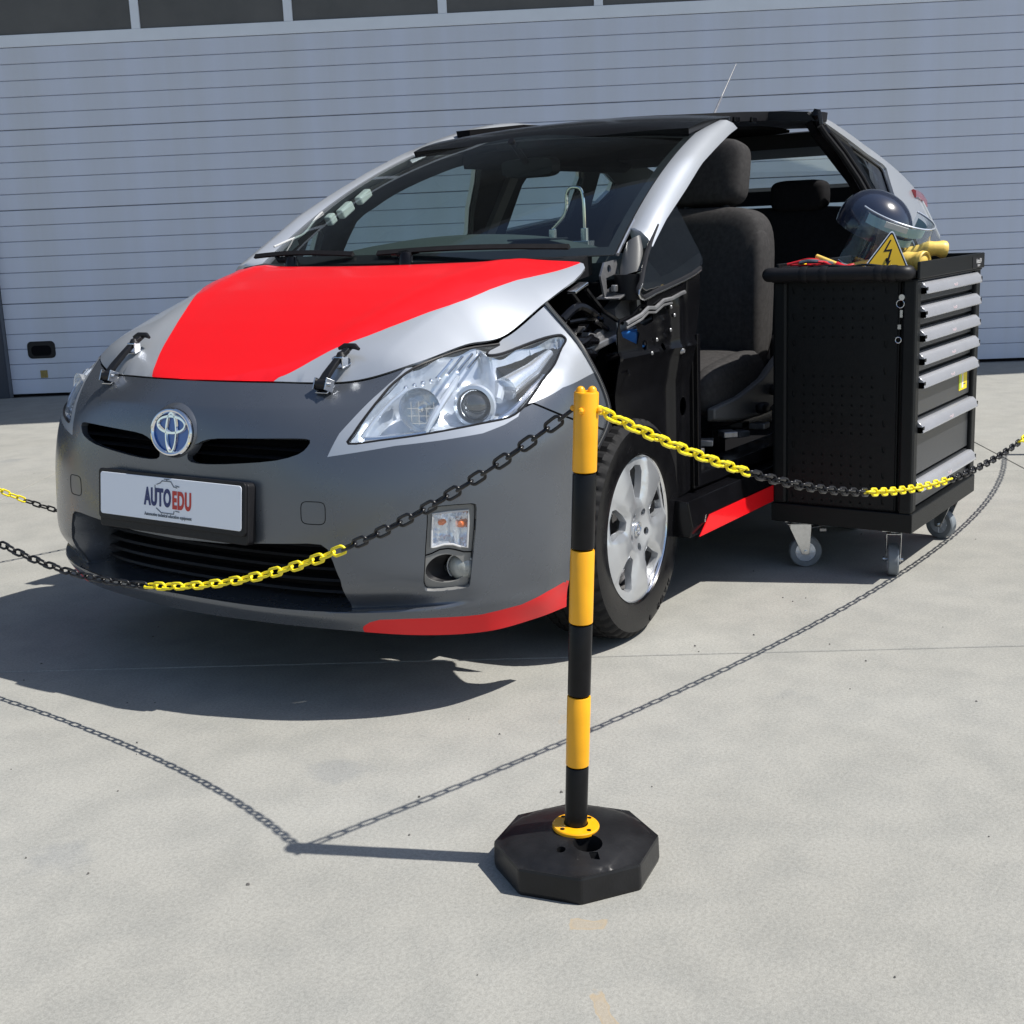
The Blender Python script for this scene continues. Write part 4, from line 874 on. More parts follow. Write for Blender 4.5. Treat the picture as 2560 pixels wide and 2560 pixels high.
cush=P('seat_cushion',pillow(-1.06,.38,.605,.54,.50,.17,e=.5,tilt=.09,n=24,m=18),'fabric',car,ang=180)
for yy in(.155,.605): P('cushion_bolster',pillow(-1.06,yy,.60,.50,.09,.18,e=.6,tilt=.09),'fabric',cush,ang=180)
P('seat_side_trim',MB().loft([[(x,.64,z0),(x,.67,z0+.01),(x,.67,z1),(x,.64,z1)] for x,z0,z1 in((-.80,.50,.545),(-1.0,.47,.56),(-1.2,.46,.60),(-1.36,.50,.67),(-1.44,.55,.70))]),'trim',cush,bevel=.006)
P('recliner_cover',pillow(-1.40,.645,.68,.10,.05,.13,e=.7),'black_plastic',cush,ang=180)
for x,z in((-1.28,.55),(-1.16,.50)): P('seat_knob',pillow(x,.685,z,.07,.04,.04,e=.7),'black_plastic',cush,ang=180)
P('seat_frame_rail',MB().box((-1.1,.62,.44),(.5,.04,.05)).box((-1.1,.16,.44),(.5,.04,.05)).box((-.9,.4,.40),(.05,.5,.1)),'black_gloss',cush,smooth=False,bevel=.004)
rb=P('rear_seat_back',pillow(-2.45,.0,.90,.22,1.25,.60,e=.3,n=24,m=16),'fabric2',car,ang=180)
P('rear_seat_cushion',pillow(-2.15,0,.55,.55,1.25,.2,e=.35),'fabric2',rb,ang=180)
for yy in(-.33,.33): 
    h_=P('rear_head_restraint',pillow(-2.38,yy,1.245,.12,.25,.13,e=.45,n=16,m=14),'fabric2',rb,ang=180)
    P('rear_headrest_post',MB().tube([(-2.38,yy-.05,1.15),(-2.38,yy-.05,1.2)],.008,8).tube([(-2.38,yy+.05,1.15),(-2.38,yy+.05,1.2)],.008,8),'black_plastic',h_)
# rear: hatch
PS('headliner',cdt_sheet(roof,[(-1.16,-.57),(-1.16,.30),(-1.9,.31),(-2.25,.34),(-2.42,0),(-2.42,-.57)],step=.1,th=.01,offs=-.055),['black_matt'],car)
P('headliner_edge',MB().loft([[(x,-.545,1.39),(x,-.51,1.41),(x,-.51,z),(x,-.575,z)] for x,z in((-1.12,1.535),(-1.5,1.57),(-2.0,1.575),(-2.4,1.53))]),'black_matt',car,smooth=False)
P('roof_rear_header',MB().loft([[(-2.28,y,1.50),(-2.36,y,1.51),(-2.50,y,1.475),(-2.48,y,1.41),(-2.28,y,1.44)] for y in(-.54,-.3,0,.3,.50)]),'black_plastic',car,ang=50)
P('hatch_crossbar',MB().loft([[(-3.18+.2*(y/.6)**2,y,1.285),(-3.24+.2*(y/.6)**2,y,1.305),(-3.32+.2*(y/.6)**2,y,1.27),(-3.30+.2*(y/.6)**2,y,1.225),(-3.20+.2*(y/.6)**2,y,1.215)] for y in np.linspace(-.58,.50,9)]),'black_plastic',car,ang=50)
hx=[[(-2.46,y,1.47),(-3.22+.2*(y/.6)**2,y,1.295)] for y in np.linspace(-.52,.48,9)]
P('upper_hatch_glass',MB().loft(hx,cap=False,closed=False),'tint',car)
P('lower_hatch_glass',MB().loft([[(-3.28+.2*(y/.6)**2,y,1.225),(-3.38+.2*(y/.6)**2,y,1.03)] for y in np.linspace(-.56,.48,9)],cap=False,closed=False),'tint',car)
P('tailgate',MB().loft([[(-3.26+.2*(y/.6)**2,y,1.03),(-3.38+.2*(y/.6)**2,y,1.03),(-3.45+.2*(y/.6)**2,y,.85),(-3.45+.2*(y/.6)**2,y,.45),(-3.26+.2*(y/.6)**2,y,.45)] for y in np.linspace(-.70,.56,9)]),'silver',car,ang=50)
qo=PA((-1.938,1.556),(-2.036,1.542),(-2.131,1.524),(-2.414,1.441),(-2.676,1.378),(-2.98,1.305),(-3.22,1.245),(-3.36,1.17),(-3.40,1.05),(-3.46,.9),(-3.46,.5),(-2.95,.5),(-2.62,.68),(-2.62,1.0),(-2.60,1.08),(-2.555,1.199),(-2.575,1.255),(-2.600,1.305),(-2.625,1.345),(-2.59,1.362),(-2.411,1.400),(-2.228,1.459),(-2.041,1.518),(-1.965,1.540))
q_=PS('left_rear_quarter',cdt_sheet(sideL,qo,step=.04,th=.012,flip=-1,matfn=lambda x,z:1 if z<1.10-.10*(x+3.0) and x>-3.6 and z<1.12 else 0),['silver','grey'],car)
P('tail_lamp',MB().loft([[Vector(p)+Vector((0,a,b)) for a,b in((.0,.022),(.014,.015),(.016,-.015),(0,-.022),(-.04,0))] for p in polyline3(sideL,[(-3.00,1.236),(-3.08,1.236),(-3.2,1.225),(-3.32,1.19)])]),'taillens',q_,ang=60)
P('tail_lamp_clear_strip',MB().loft([[Vector(p)+Vector((0,a,b)) for a,b in((.0,.012),(.006,.008),(.006,-.008),(0,-.012))] for p in polyline3(sideL,[(-3.22,1.20),(-3.28,1.13),(-3.36,1.03)])]),'lampgrey',q_,ang=60)
bq=PA((-2.00,1.527),(-2.208,1.462),(-2.387,1.408),(-2.59,1.357),(-2.61,1.343),(-2.595,1.302),(-2.567,1.24),(-2.55,1.19),(-2.60,1.0),(-2.20,1.0),(-2.168,1.228),(-2.136,1.306),(-2.061,1.409),(-1.958,1.49),(-1.945,1.53))
PS('rear_door_aperture',cdt_sheet(sideL,bq,[PA((-2.27,1.435),(-2.387,1.40),(-2.57,1.352),(-2.585,1.335),(-2.55,1.24),(-2.33,1.235),(-2.30,1.28))],step=.04,th=.03,offs=-.012,flip=-1),['black_gloss'],car)
PS('quarter_glass',cdt_sheet(sideL,PA((-2.25,1.44),(-2.387,1.405),(-2.58,1.357),(-2.59,1.335),(-2.555,1.235),(-2.31,1.23),(-2.28,1.28)),step=.05,th=0,offs=-.016,flip=-1),['darktint'],car)
PS('quarter_inner_trim',cdt_sheet(sideL,PA((-2.0,1.50),(-2.25,1.44),(-2.58,1.35),(-2.55,1.0),(-2.4,1.0),(-2.2,1.3)),step=.08,th=.01,offs=-.05,flip=-1),['black_matt'],car)
P('aperture_seal',MB().tube([Vector(p)+Vector((0,.004,0)) for p in polyline3(sideL,PA((-1.955,1.50),(-1.98,1.465),(-2.061,1.395),(-2.136,1.296),(-2.175,1.2),(-2.21,1.0)))],.012,8),'rubber',car)
P('aperture_seal',MB().tube([Vector(p)+Vector((0,.008,0)) for p in polyline3(sideL,PA((-2.00,1.50),(-2.05,1.465),(-2.121,1.40),(-2.196,1.30),(-2.235,1.2),(-2.27,1.0)))],.007,8),'black_plastic',car)
# wheels
def tyre_mesh():
    n=288;prof=[(.205,-.085),(.215,-.098),(.26,-.106),(.292,-.102),(.303,-.094),(.3105,-.084),(.3125,-.062),(.3125,-.060),(.3055,-.058),(.3055,-.052),(.3145,-.050),(.3155,-.024),(.3085,-.022),(.3085,-.016),(.316,-.014),(.316,.014),(.3085,.016),(.3085,.022),(.3155,.024),(.3145,.050),(.3055,.052),(.3055,.058),(.3125,.060),(.3125,.062),(.3105,.084),(.303,.094),(.292,.102),(.26,.106),(.215,.098),(.205,.085)]
    vs=[]
    for i,(r_,y) in enumerate(prof):
        for j in range(n):
            a=2*math.pi*j/n;rr_=r_
            sh=abs(y)
            ph=(j+ (3 if y>0 else 0)+int(sh*40))%6
            if .055<sh<.096 and r_>.30 and ph in(0,1): rr_-=.0065
            elif sh<.055 and r_>.312 and (j+int((y+.06)*60))%6==0: rr_-=.006
            vs.append((rr_*math.cos(a),y,rr_*math.sin(a)))
    g=MB();fs=[]
    for i in range(len(prof)-1):
        for j in range(n): fs.append((i*n+j,i*n+(j+1)%n,(i+1)*n+(j+1)%n,(i+1)*n+j))
    g.add(vs,fs)
    g.m=[1 if (prof[i][0]<.3) or (i>=26) or i<=2 else 0 for i in range(len(prof)-1) for j in range(n)]
    return g.mesh('tyre',['rubber','sidewall'],True,24)
def rimS(a,b):
    a=np.asarray(a,float);b=np.asarray(b,float);r_=np.hypot(a,b);th=np.arctan2(b,a)
    y=.101-.30*np.maximum(r_-.04,0)*0+.0*r_ - .016*np.clip((.07-r_)/.07,0,1) -.004*(r_/.2)**2
    sp=np.cos(5*(th-math.pi/2)); y=y+.006*np.abs(sp)**.4*np.sign(np.clip(sp,0,1))*np.clip((r_-.06)/.05,0,1)*np.clip((.19-r_)/.03,0,1)-.010*np.clip(-sp,0,1)**.5*np.clip((r_-.07)/.03,0,1)
    y=y-.004*np.clip((r_-.198)/.008,0,1)
    return np.stack([a,y,b],-1)
def pol(r_,d):return (r_*math.cos(R(d)),r_*math.sin(R(d)))
def wheel_proto():
    wh=link('wheel',tyre_mesh(),car)
    wh.name='wheel'
    holes=[]
    for k in range(5):
        c=90+36+72*k
        holes.append([pol(.090,c-9),pol(.13,c-13),pol(.172,c-17),pol(.181,c-14),pol(.184,c),pol(.181,c+10),pol(.165,c+13),pol(.12,c+13),pol(.088,c+7)])
    nuts=[[ (pol(.052,90+72*k)[0]+.0115*math.cos(a),pol(.052,90+72*k)[1]+.0115*math.sin(a)) for a in np.linspace(0,6.283,14,endpoint=False)] for k in range(5)]
    outer=[pol(.2065,d) for d in range(0,360,4)]
    cover=link('wheel_cover',cdt_sheet(rimS,outer,holes+nuts,step=.010,th=.010,flip=-1).mesh('wheel_cover',['alloy'],True,40,False),wh)
    g=MB()
    for h in holes:
        cx=sum(q[0] for q in h)/len(h);cy=sum(q[1] for q in h)/len(h)
        r0=[tuple(p) for p in rimS(np.array([q[0] for q in h]),np.array([q[1] for q in h]))]
        r1=[(cx+(p[0]-cx)*.97,p[1]-.020,cy+(p[2]-cy)*.975) for p in r0];g=MB();g.loft([r0,r1],cap=False);link('window_bevel',g.mesh('window_bevel',['alloy'],True,40),wh)
    g=MB()
    for h in nuts:
        cx=sum(q[0] for q in h)/len(h);cy=sum(q[1] for q in h)/len(h);g.lathe([(.0115,.082),(.010,.066),(.007,.066),(.006,.074),(.0005,.075)],12,'Y',(cx,0,cy))
    link('wheel_nut_wells',g.mesh('wheel_nut_wells',['alloy'],True,40),wh)
    g=MB().lathe([(.2068,.080),(.2075,.094),(.2095,.096),(.212,.090),(.212,.07)],72,'Y');link('rim_flange',g.mesh('rim_flange',['chrome'],True,60),wh)
    g=MB().lathe([(.205,.06),(.19,.0),(.19,-.08)],48,'Y').lathe([(.17,.028),(.06,.028),(.0005,.028)],48,'Y');link('rim_barrel',g.mesh('rim_barrel',['steel_dark'],True,40),wh)
    g=MB().lathe([(.128,.040),(.128,.034),(.07,.04)],40,'Y').lathe([(.055,.05),(.0005,.05)],24,'Y');link('brake_disc',g.mesh('brake_disc',['zinc'],True,40),wh)
    g=MB().lathe([(.030,.078),(.031,.086),(.027,.091),(.0005,.093)],32,'Y')
    cap_=link('centre_cap',g.mesh('centre_cap',['alloy'],True,40),wh)
    g=MB();e1=lambda rx,rz,cz:[(rx*math.cos(a),.0945,cz+rz*math.sin(a)) for a in np.linspace(0,6.283,28,endpoint=False)]
    g.tube(e1(.021,.0155,0),.0022,6,closed=True).tube(e1(.015,.006,.006),.0018,6,closed=True).tube(e1(.0055,.014,0),.0018,6,closed=True)
    cm=g.mesh('cap_emblem',['chrome'],True,40);oo=link('cap_emblem',cm,wh)
    return wh
def place_wheel(w,x,y,steer,sg):
    w.location=(x,y,.3155);w.rotation_euler=(0,R(36),R(steer) if sg>0 else R(180+steer))
W0=wheel_proto();place_wheel(W0,-.018,.705,5,1)
# sidewall lettering (only the characters that can be read)
def arc_text(s,r_,a0,da,size,parent):
    for i,ch in enumerate(s):
        if ch==' ':continue
        a=R(a0+da*i); pos=Vector((r_*math.cos(a),.1045,r_*math.sin(a)))
        # glyph x along +/-tangent, up toward the centre of the wheel seen from outside (+y)
        upv=Vector((math.cos(a),0,math.sin(a)));xv=upv.cross(Vector((0,1,0)));
        rm=Matrix((xv,upv,Vector((0,1,0)))).transposed();text('sidewall_letter',ch,size,pos,rm,'rubber',parent,1.1,.0006,.0012)
arc_text('HAWK 4',.277,-97,6.5,.024,W0)
def dupw(x,y,st,sg):
    w=W0.copy();COL.objects.link(w);w.parent=car
    for c in W0.children:
        if c.name.startswith('sidewall_letter'):continue
        d=c.copy();COL.objects.link(d);d.parent=w
    place_wheel(w,x,y,st,sg);return w
dupw(-.018,-.705,5,-1);dupw(-2.70,.70,0,1);dupw(-2.70,-.70,0,-1)

ANGV=5.30780650999807
# ================= GROUND =================
dn=Vector((math.cos(R(31.798)),math.sin(R(31.798)),0)); dt=Vector((-dn.y,dn.x,0))
def NT(n_,t_,z=0): v=dn*n_+dt*t_; return Vector((v.x,v.y,z))
g=MB().add([(-120,-120,-.02),(120,-120,-.02),(120,120,-.02),(-120,120,-.02)],[(0,1,2,3)]);gr=struct(P('ground',g,'joint',None,smooth=False))
ns=[-6.10,-1.84,.575,4.9,9.5,30];ts=[-40,-11.7,-6.95,-2.20,2.556,7.3,12,40]
for i in range(len(ns)-1):
    for j in range(len(ts)-1):
        n0,n1,t0,t1=ns[i]+.003,ns[i+1]-.003,ts[j]+.003,ts[j+1]-.003
        if j==3 and i==1: t0,t1=ts[j]+.003,ts[j+1]-.003
        g=MB().add([NT(n0,t0,-.03),NT(n1,t0,-.03),NT(n1,t1,-.03),NT(n0,t1,-.03),NT(n0,t0,0),NT(n1,t0,0),NT(n1,t1,0),NT(n0,t1,0)],[(4,5,6,7),(0,4,7,3),(1,2,6,5),(0,1,5,4),(3,7,6,2)])
        P('concrete_slab',g,'concrete',gr,smooth=False,bevel=.002,seg=1)
# small debris on the yard
def gpt(x,y):return Vector((x,y,0))
rnd=random.Random(5)
g=MB()
for k in range(260):
    n_=rnd.uniform(-1.5,2.8);t_=rnd.uniform(-3,4);p=NT(n_,t_,.001);s_=rnd.uniform(.0012,.004)
    g.loft([[p+Vector((s_*rnd.uniform(.6,1.4)*math.cos(a),s_*rnd.uniform(.6,1.4)*math.sin(a),0)) for a in(0,1.6,3.1,4.7)],[p+Vector((s_*.4*math.cos(a),s_*.4*math.sin(a),s_*.7)) for a in(0,1.6,3.1,4.7)]])
o=P('grit',g,'joint',None,smooth=False);o['kind']='stuff';o['label']='scattered tiny grit on the concrete yard'
M['jointgrey']=mat('door_joint_grey',(.10,.11,.13),.6)
# ================= GARAGE DOOR =================
ang=R(31.798+90)
O=-6.157*dn
gd=thing('garage_door','wide pale grey sectional garage door of ribbed slats with glazed panes above','garage door',tuple(O),ang)
def DB(x0,x1,z0,z1,y0,y1): return MB().box(((x0+x1)/2,(y0+y1)/2,(z0+z1)/2),(x1-x0,y1-y0,z1-z0))
XL,XR=-3.93,5.6
# local x along the wall (right in the photo), local -y... outward is local -y
H_=.1207
def slat_mesh(dark):
    gap=.0018 if not dark else .0045
    z1=H_-gap; prof=[(0,.0005),(-.006,.004),(-.0065,z1-.004),(0,z1)]
    g=MB();a=[(XL,y,z) for y,z in prof];b=[(XR,y,z) for y,z in prof];g.loft([a+[(XL,.02,z1),(XL,.02,.0005)],b+[(XR,.02,z1),(XR,.02,.0005)]]);return g.mesh('door_slat',['slat'],True,25)
sm0,sm1=slat_mesh(False),slat_mesh(True)
for k in range(22):
    z=.02+k*.1191; dark=k in(5,11,16)
    o=link('door_slat',sm1 if dark else sm0,gd,(0,0,z));o.scale=(1,1,.1191/H_)
P('door_core',DB(XL,XR,.0,2.64,.012,.05),'jointgrey',gd,smooth=False)
P('bottom_seal',DB(XL,XR,0,.022,-.004,.03),'black_matt',gd,smooth=False)
P('top_rail',DB(XL,XR,2.641,2.729,-.012,.04),'alu',gd,smooth=False,bevel=.003)
for k in range(-1,8):
    c=-2.652+1.1535*k
    if k>=0 and c<XR: P('mullion',DB(c-.033,c+.033,2.7295,3.6,-.010,.04),'alu',gd,smooth=False,bevel=.003)
    a=max(c+.033,XL)if k>=0 else XL;b=min(c+1.1535-.033,XR)
    if b>a: P('glazing_pane',DB(a,b,2.7295,3.6,.006,.012),'pane',gd,smooth=False)
P('upper_rail',DB(XL,XR,3.6,3.7,-.012,.04),'alu',gd,smooth=False,bevel=.003)
gh=P('door_pull',MB().prism([(x-3.66,z+.368) for x,z in rrect(.225,.135,.035,5)],(0,-.012,0),(1,0,0),(0,0,1),(0,.02,0)),'black_plastic',gd,smooth=False,bevel=.004)
P('pull_recess',MB().prism([(x-3.66,z+.362) for x,z in rrect(.16,.08,.03,5)],(0,-.0125,0),(1,0,0),(0,0,1),(0,.004,0)),'black_matt',gh,smooth=False)
P('lock_plate',DB(-3.69,-3.632,.146,.206,-.010,.0),'ochre',gd,smooth=False,bevel=.002)
# facade, and an unseen overhang skewed to cast the shade band on the yard
fa=thing('building_facade','plain dark grey facade framing the garage door under an unseen overhang shaped for its shade','building',tuple(O),ang)
P('wall',DB(-14,XL-.004,0,6.9,-.06,.3),'wall',fa,smooth=False);P('wall',DB(XR+.004,14,0,6.9,-.06,.3),'wall',fa,smooth=False);P('wall',DB(XL-.004,XR+.004,3.704,6.9,-.05,.3),'wall',fa,smooth=False)
P('door_jamb',DB(XL-.16,XL-.006,0,3.72,-.075,-.0605),'jamb',fa,smooth=False,bevel=.003)
P('shade_overhang',MB().prism([(-14,.3),(14,.3),(14,-.75),(6.2,-1.75),(-1.4,-2.62),(-14,-3.6)],(0,0,6.4),(1,0,0),(0,1,0),(0,0,.25)),'wall',fa,smooth=False)
# ================= BARRIER POSTS AND CHAINS =================
def barrier(loc,lean,label,detail=True):
    t=thing('barrier_post',label,'barrier post',(loc[0],loc[1],0),0,'chain barrier posts')
    a0=ANG0
    def oc(r_,z): return [(r_*math.cos(a0-i*math.pi/4),r_*math.sin(a0-i*math.pi/4),z) for i in range(8)]
    # base: octagonal rim then shallow round dome with a filler well and a plug hole
    fn=lambda a,b:np.stack([a,b,.0505+.022*(1-np.clip(np.hypot(a,b)/.138,0,1)**2)+.003*(np.hypot(a,b)<.137)],-1)
    outer=[(q[0],q[1]) for q in oc(.152,0)]
    cw=Vector((.045,.048,0)); e1=Vector((.86,.51,0)); e2=Vector((-.51,.86,0)) # toward camera / across
    well=[tuple((e1*(.058+.027*math.cos(a))+e2*(.022+.027*math.sin(a)))[:2]) for a in np.linspace(0,6.283,20,endpoint=False)]
    slot=[tuple((e1*u+e2*v)[:2]) for u,v in((.086,.024),(.103,.028),(.103,.044),(.083,.040))]
    plug=[tuple((e1*(.077+.0085*math.cos(a))+e2*(-.026+.0085*math.sin(a)))[:2]) for a in np.linspace(0,6.283,14,endpoint=False)]
    circ=[(.138*math.cos(a),.138*math.sin(a)) for a in np.linspace(0,6.283,60)]
    mb=cdt_sheet(fn,outer,[well,plug,slot],[circ],step=.010,th=.012)
    b=PS('base',mb,['base_rub'],t)
    g=MB().loft([oc(.1525,.0),oc(.1545,.008),oc(.1535,.046),oc(.152,.0505)],cap=False);P('base_skirt',g,'base_rub',b,smooth=False,bevel=.004)
    for h_,d_,nm in((well,.035,'filler_well'),(plug,.03,'plug_hole'),(slot,.012,'filler_slot')):
        r0=[tuple(p) for p in fn(np.array([q[0] for q in h_]),np.array([q[1] for q in h_]))];cx=sum(q[0] for q in h_)/len(h_);cy=sum(q[1] for q in h_)/len(h_)
        r1=[(cx+(p[0]-cx)*.9,cy+(p[1]-cy)*.9,p[2]-d_) for p in r0];g=MB().loft([[(p[0],p[1],p[2]-.002) for p in r0],r1],cap=False);g.add(r1,[tuple(range(len(r1)))]);P(nm,g,'base_rub',b,ang=40)
    LT=Matrix.Rotation(0,3,'X');top=Vector((lean[0],lean[1],.885));bot=Vector((0,0,.072));ax=(top-bot).normalized();q=ax.to_track_quat('Z','Y').to_matrix()
    fo=bot
    g=MB().lathe([(.0225,.010),(.042,.008),(.0435,.006),(.0435,.001),(.0225,0)],40,'Z',tuple(fo),q);fl=P('flange',g,'yellow_post',t)
    for k in range(4): 
        a=R(45+90*k+20);P('flange_hole',MB().lathe([(.0005,.0092),(.0045,.0092),(.0045,.008)],12,'Z',tuple(fo+q@Vector((.034*math.cos(a),.034*math.sin(a),0))),q),'black_matt',fl)
    L=(top-bot).length;n=6;hh=[.0,.125,.262,.398,.535,.672,.813]
    cols=['black_post','yellow_post']*3
    for k in range(6):
        z0,z1=hh[k],hh[k+1]; r_=.0208 if k%2==0 else .0214
        prof=[(.0175,z0+.0015),(r_-.0015,z0+.0015),(r_,z0+.003),(r_,z1-.003),(r_-.0012,z1-.001),(.0175,z1-.001)]
        P('post_sleeve',MB().lathe(prof,40,'Z',tuple(bot),q,cap=(k==5)),cols[k],t)
    # cap with chain lugs
    g=MB()
    for dx,dy in((-.010,.0),(.010,.0)):
        v=(Vector((-.51,.86,0))*dx);g.lathe([(.0005,.822),(.004,.821),(.007,.818),(.0085,.812)],16,'Z',tuple(bot+q@v),q)
    for s_ in(-1,1):
        for d_ in ((0,1),(1,0)):
            v=Vector((d_[0]*s_*.024,d_[1]*s_*.024,.782));g.lathe([(.0005,.006),(.004,.004),(.0055,0),(.004,-.004),(.0005,-.006)],10,'Z',tuple(bot+q@v))
    P('top_cap',g,'yellow_post',t)
    return t
ANG0=ANGV
barrier((1.2248,1.346),(-.008,.045),'yellow and black striped post on a black octagonal base, in front of the car')
barrier((-3.49,1.56),(0,0),'striped post beyond the tool cart, its octagonal base out of sight')
barrier((1.03,-1.62),(0,0),'striped post on the far side of the number plate, outside the picture edge')
barrier((-2.14,-1.70),(0,0),'striped post on the far side of the car')
def link_mesh(m):
    g=MB();L,W,r_=.0455,.0245,.0033;pts_=[]
    for k in range(24):
        a=2*math.pi*k/24;x=(L/2-W/2)*(1 if math.cos(a)>0 else -1)+ (W/2-r_)*math.cos(a) if abs(math.cos(a))>1e-6 else 0
        pts_.append((x,(W/2-r_)*math.sin(a),0))
    # flatten ends like moulded plastic chain
    pts_=[(math.copysign(min(abs(x),L/2-r_),x),y,0) for x,y,_ in pts_]
    g.tube(pts_,r_,8,closed=True);return g.mesh('chain_link',[m],True,60)
LY,LK=link_mesh('chain_y'),link_mesh('chain_k')
def chain(A,B,zlow,label,blocks,first,start=0.,group='plastic barrier chains'):
    A=Vector(A);B=Vector(B)
    # parabola through A, B with the given lowest height
    D=B-A;d=math.hypot(D.x,D.y)
    za,zb=A.z-zlow,B.z-zlow;k=math.sqrt(za)/(math.sqrt(za)+math.sqrt(zb)) 
    f=lambda s:Vector((A.x+D.x*s,A.y+D.y*s,zlow+(za*((k-s)/k)**2 if s<k else zb*((s-k)/(1-k))**2)))
    N=2400;pts_=[f(i/N) for i in range(N+1)];cum=[0]
    for a,b in zip(pts_[:-1],pts_[1:]):cum.append(cum[-1]+(b-a).length)
    pitch=.0352;n=int(cum[-1]/pitch)
    t=thing('barrier_chain',label,'chain',tuple(A),0,group)
    import bisect
    cur=first;edges=list(blocks);
    rr_=random.Random(3)
    for i in range(n):
        s=(i+.5)*pitch+start;j=min(bisect.bisect(cum,s),N);p=pts_[j];tg=(pts_[min(j+4,N)]-pts_[max(j-4,0)]).normalized()
        c=first
        for e in edges:
            if s>e:c=not c
        me=LY if c else LK
        o=link('chain_link',me,t)
        up=Vector((0,0,1));sd=tg.cross(up).normalized();up2=sd.cross(tg)
        tw=(R(90) if i%2 else 0)+R(20)+rr_.uniform(-.12,.12)
        y_=sd*math.cos(tw)+up2*math.sin(tw);z_=tg.cross(y_)
        m=Matrix((tg,y_,z_)).transposed().to_4x4();m.translation=p-A
        o.matrix_local=m
    return t
zc=.853
chain((1.195,1.392,zc),(-3.48,1.555,.86),.362,'chain from the front post past the tool cart, yellow at the post',[.63,1.34,2.02,2.74,3.42,4.1,4.8],True)
chain((1.216,1.365,zc),(1.03,-1.60,.86),.350,'chain sagging across the front bumper, black at the post',[.665,1.375,2.08,2.75,3.4],False)
chain((1.01,-1.62,.86),(-2.12,-1.70,.86),.03,'chain along the far side of the car, seen left of the bumper',[.30,1.00,1.68,2.36,3.04],False)
# ================= TOOL CART =================
ct=thing('tool_cart','black seven-drawer roller tool cart with silver handles beside the open car','tool cart',(-1.225,1.065,0))
cx,cy=-1.225,1.065
def CB(name,x0,x1,y0,y1,z0,z1,m='cart',parent=None,bv=.003,sm=False):
    return P(name,MB().box(((x0+x1)/2-cx,(y0+y1)/2-cy,(z0+z1)/2),(x1-x0,y1-y0,z1-z0)),m,parent or ct,smooth=sm,bevel=bv)
X0,X1,Y0,Y1=-1.590,-.865,.842,1.313;ZB,ZT=.167,1.01
case=CB('cabinet_shell',X0+.02,X1-.03,Y0+.01,Y1-.03,ZB+.03,.95)
CB('base_plinth',X0,X1,Y0,Y1,ZB,ZB+.062,parent=case)
for x in(X0+.03,X1-.0): CB('corner_post',x-.05 if x>-1.2 else x-.03,x if x>-1.2 else x+.022,Y1-.045,Y1-.004,ZB+.062,.958,parent=case,bv=.006)
for y0 in(Y0+.002,): CB('corner_post',X1-.05,X1-.002,y0,y0+.05,ZB+.062,.958,parent=case,bv=.01)
CB('corner_post',X1-.05,X1-.002,Y1-.048,Y1-.002,ZB+.062,.958,parent=case,bv=.01)
# perforated end panel facing the camera
pf=lambda a,b:np.stack([0*a+(X1-.012-cx),a-cy,b],-1)
hl=[]
def slots():
    hs=[]
    for k in range(9): 
        z=.925-.083*k
        for y in(.915,1.215):hs.append([(y-.006,z+.010),(y-.006,z),(y-.003,z-.010),(y+.003,z-.010),(y+.006,z),(y+.006,z+.010)])
    return hs
hs=slots()
for z0,rows in((.93,6),(.655,7),(.40,7)):
    for i in range(rows):
        for j in range(8):
            y=.95+j*.032;z=z0-i*.030;hs.append([(y-.0036,z-.0036),(y+.0036,z-.0036),(y+.0036,z+.0036),(y-.0036,z+.0036)])
PS('perforated_end_panel',cdt_sheet(pf,[(.895,.235),(1.25,.235),(1.25,.952),(.895,.952)],hs,step=.04,th=.002,flip=1,seg=.08),['cart'],case)
CB('panel_back',X1-.026,X1-.0165,.89,1.255,.23,.955,m='cart',parent=case,bv=0)
CB('end_panel_border',X1-.03,X1-.008,Y0+.052,.8945,.2295,.956,parent=case)
# top tray
tr=CB('top_tray',X0,X1,Y0,Y1,.952,.958)
for nm,(a,b,c,d,e,f_) in {'tray_rim':(X0-.004,X1,Y1-.004,Y1+.006,.9585,ZT),'tray_back':(X0-.004,X0+.008,Y0,Y1-.0045,.9585,ZT),'tray_side':(X0+.0085,X1-.04,Y0-.002,Y0+.008,.9585,ZT)}.items(): CB(nm,a,b,c,d,e,f_,parent=tr,bv=.003)
CB('tray_front_lip',X1-.05,X1-.002,Y0-.004,Y1-.006,.9585,.985,parent=tr,bv=.008)
CB('rubber_mat',X0+.02,X1-.06,Y0+.012,Y1-.01,.9585,.966,m='black_plastic',parent=tr,bv=0)
hb=P('push_handle',MB().tube([Vector(p)-Vector((cx,cy,0)) for p in smooth2([(X1-.02,Y0+.004,.978),(X1+.018,Y0+.0,.978),(X1+.026,Y0+.02,.978),(X1+.026,1.0,.978),(X1+.026,1.2,.978),(X1+.024,Y1-.04,.978),(X1-.0,Y1-.028,.978)],False,4)],.0225,18),'black_plastic',ct)
for y in(.965,1.03,1.205,1.245): P('handle_collar',MB().lathe([(.0245,-.012),(.0255,-.008),(.0255,.008),(.0245,.012)],24,'Y',(X1+.026-cx,y-cy,.978)),'black_plastic',hb)
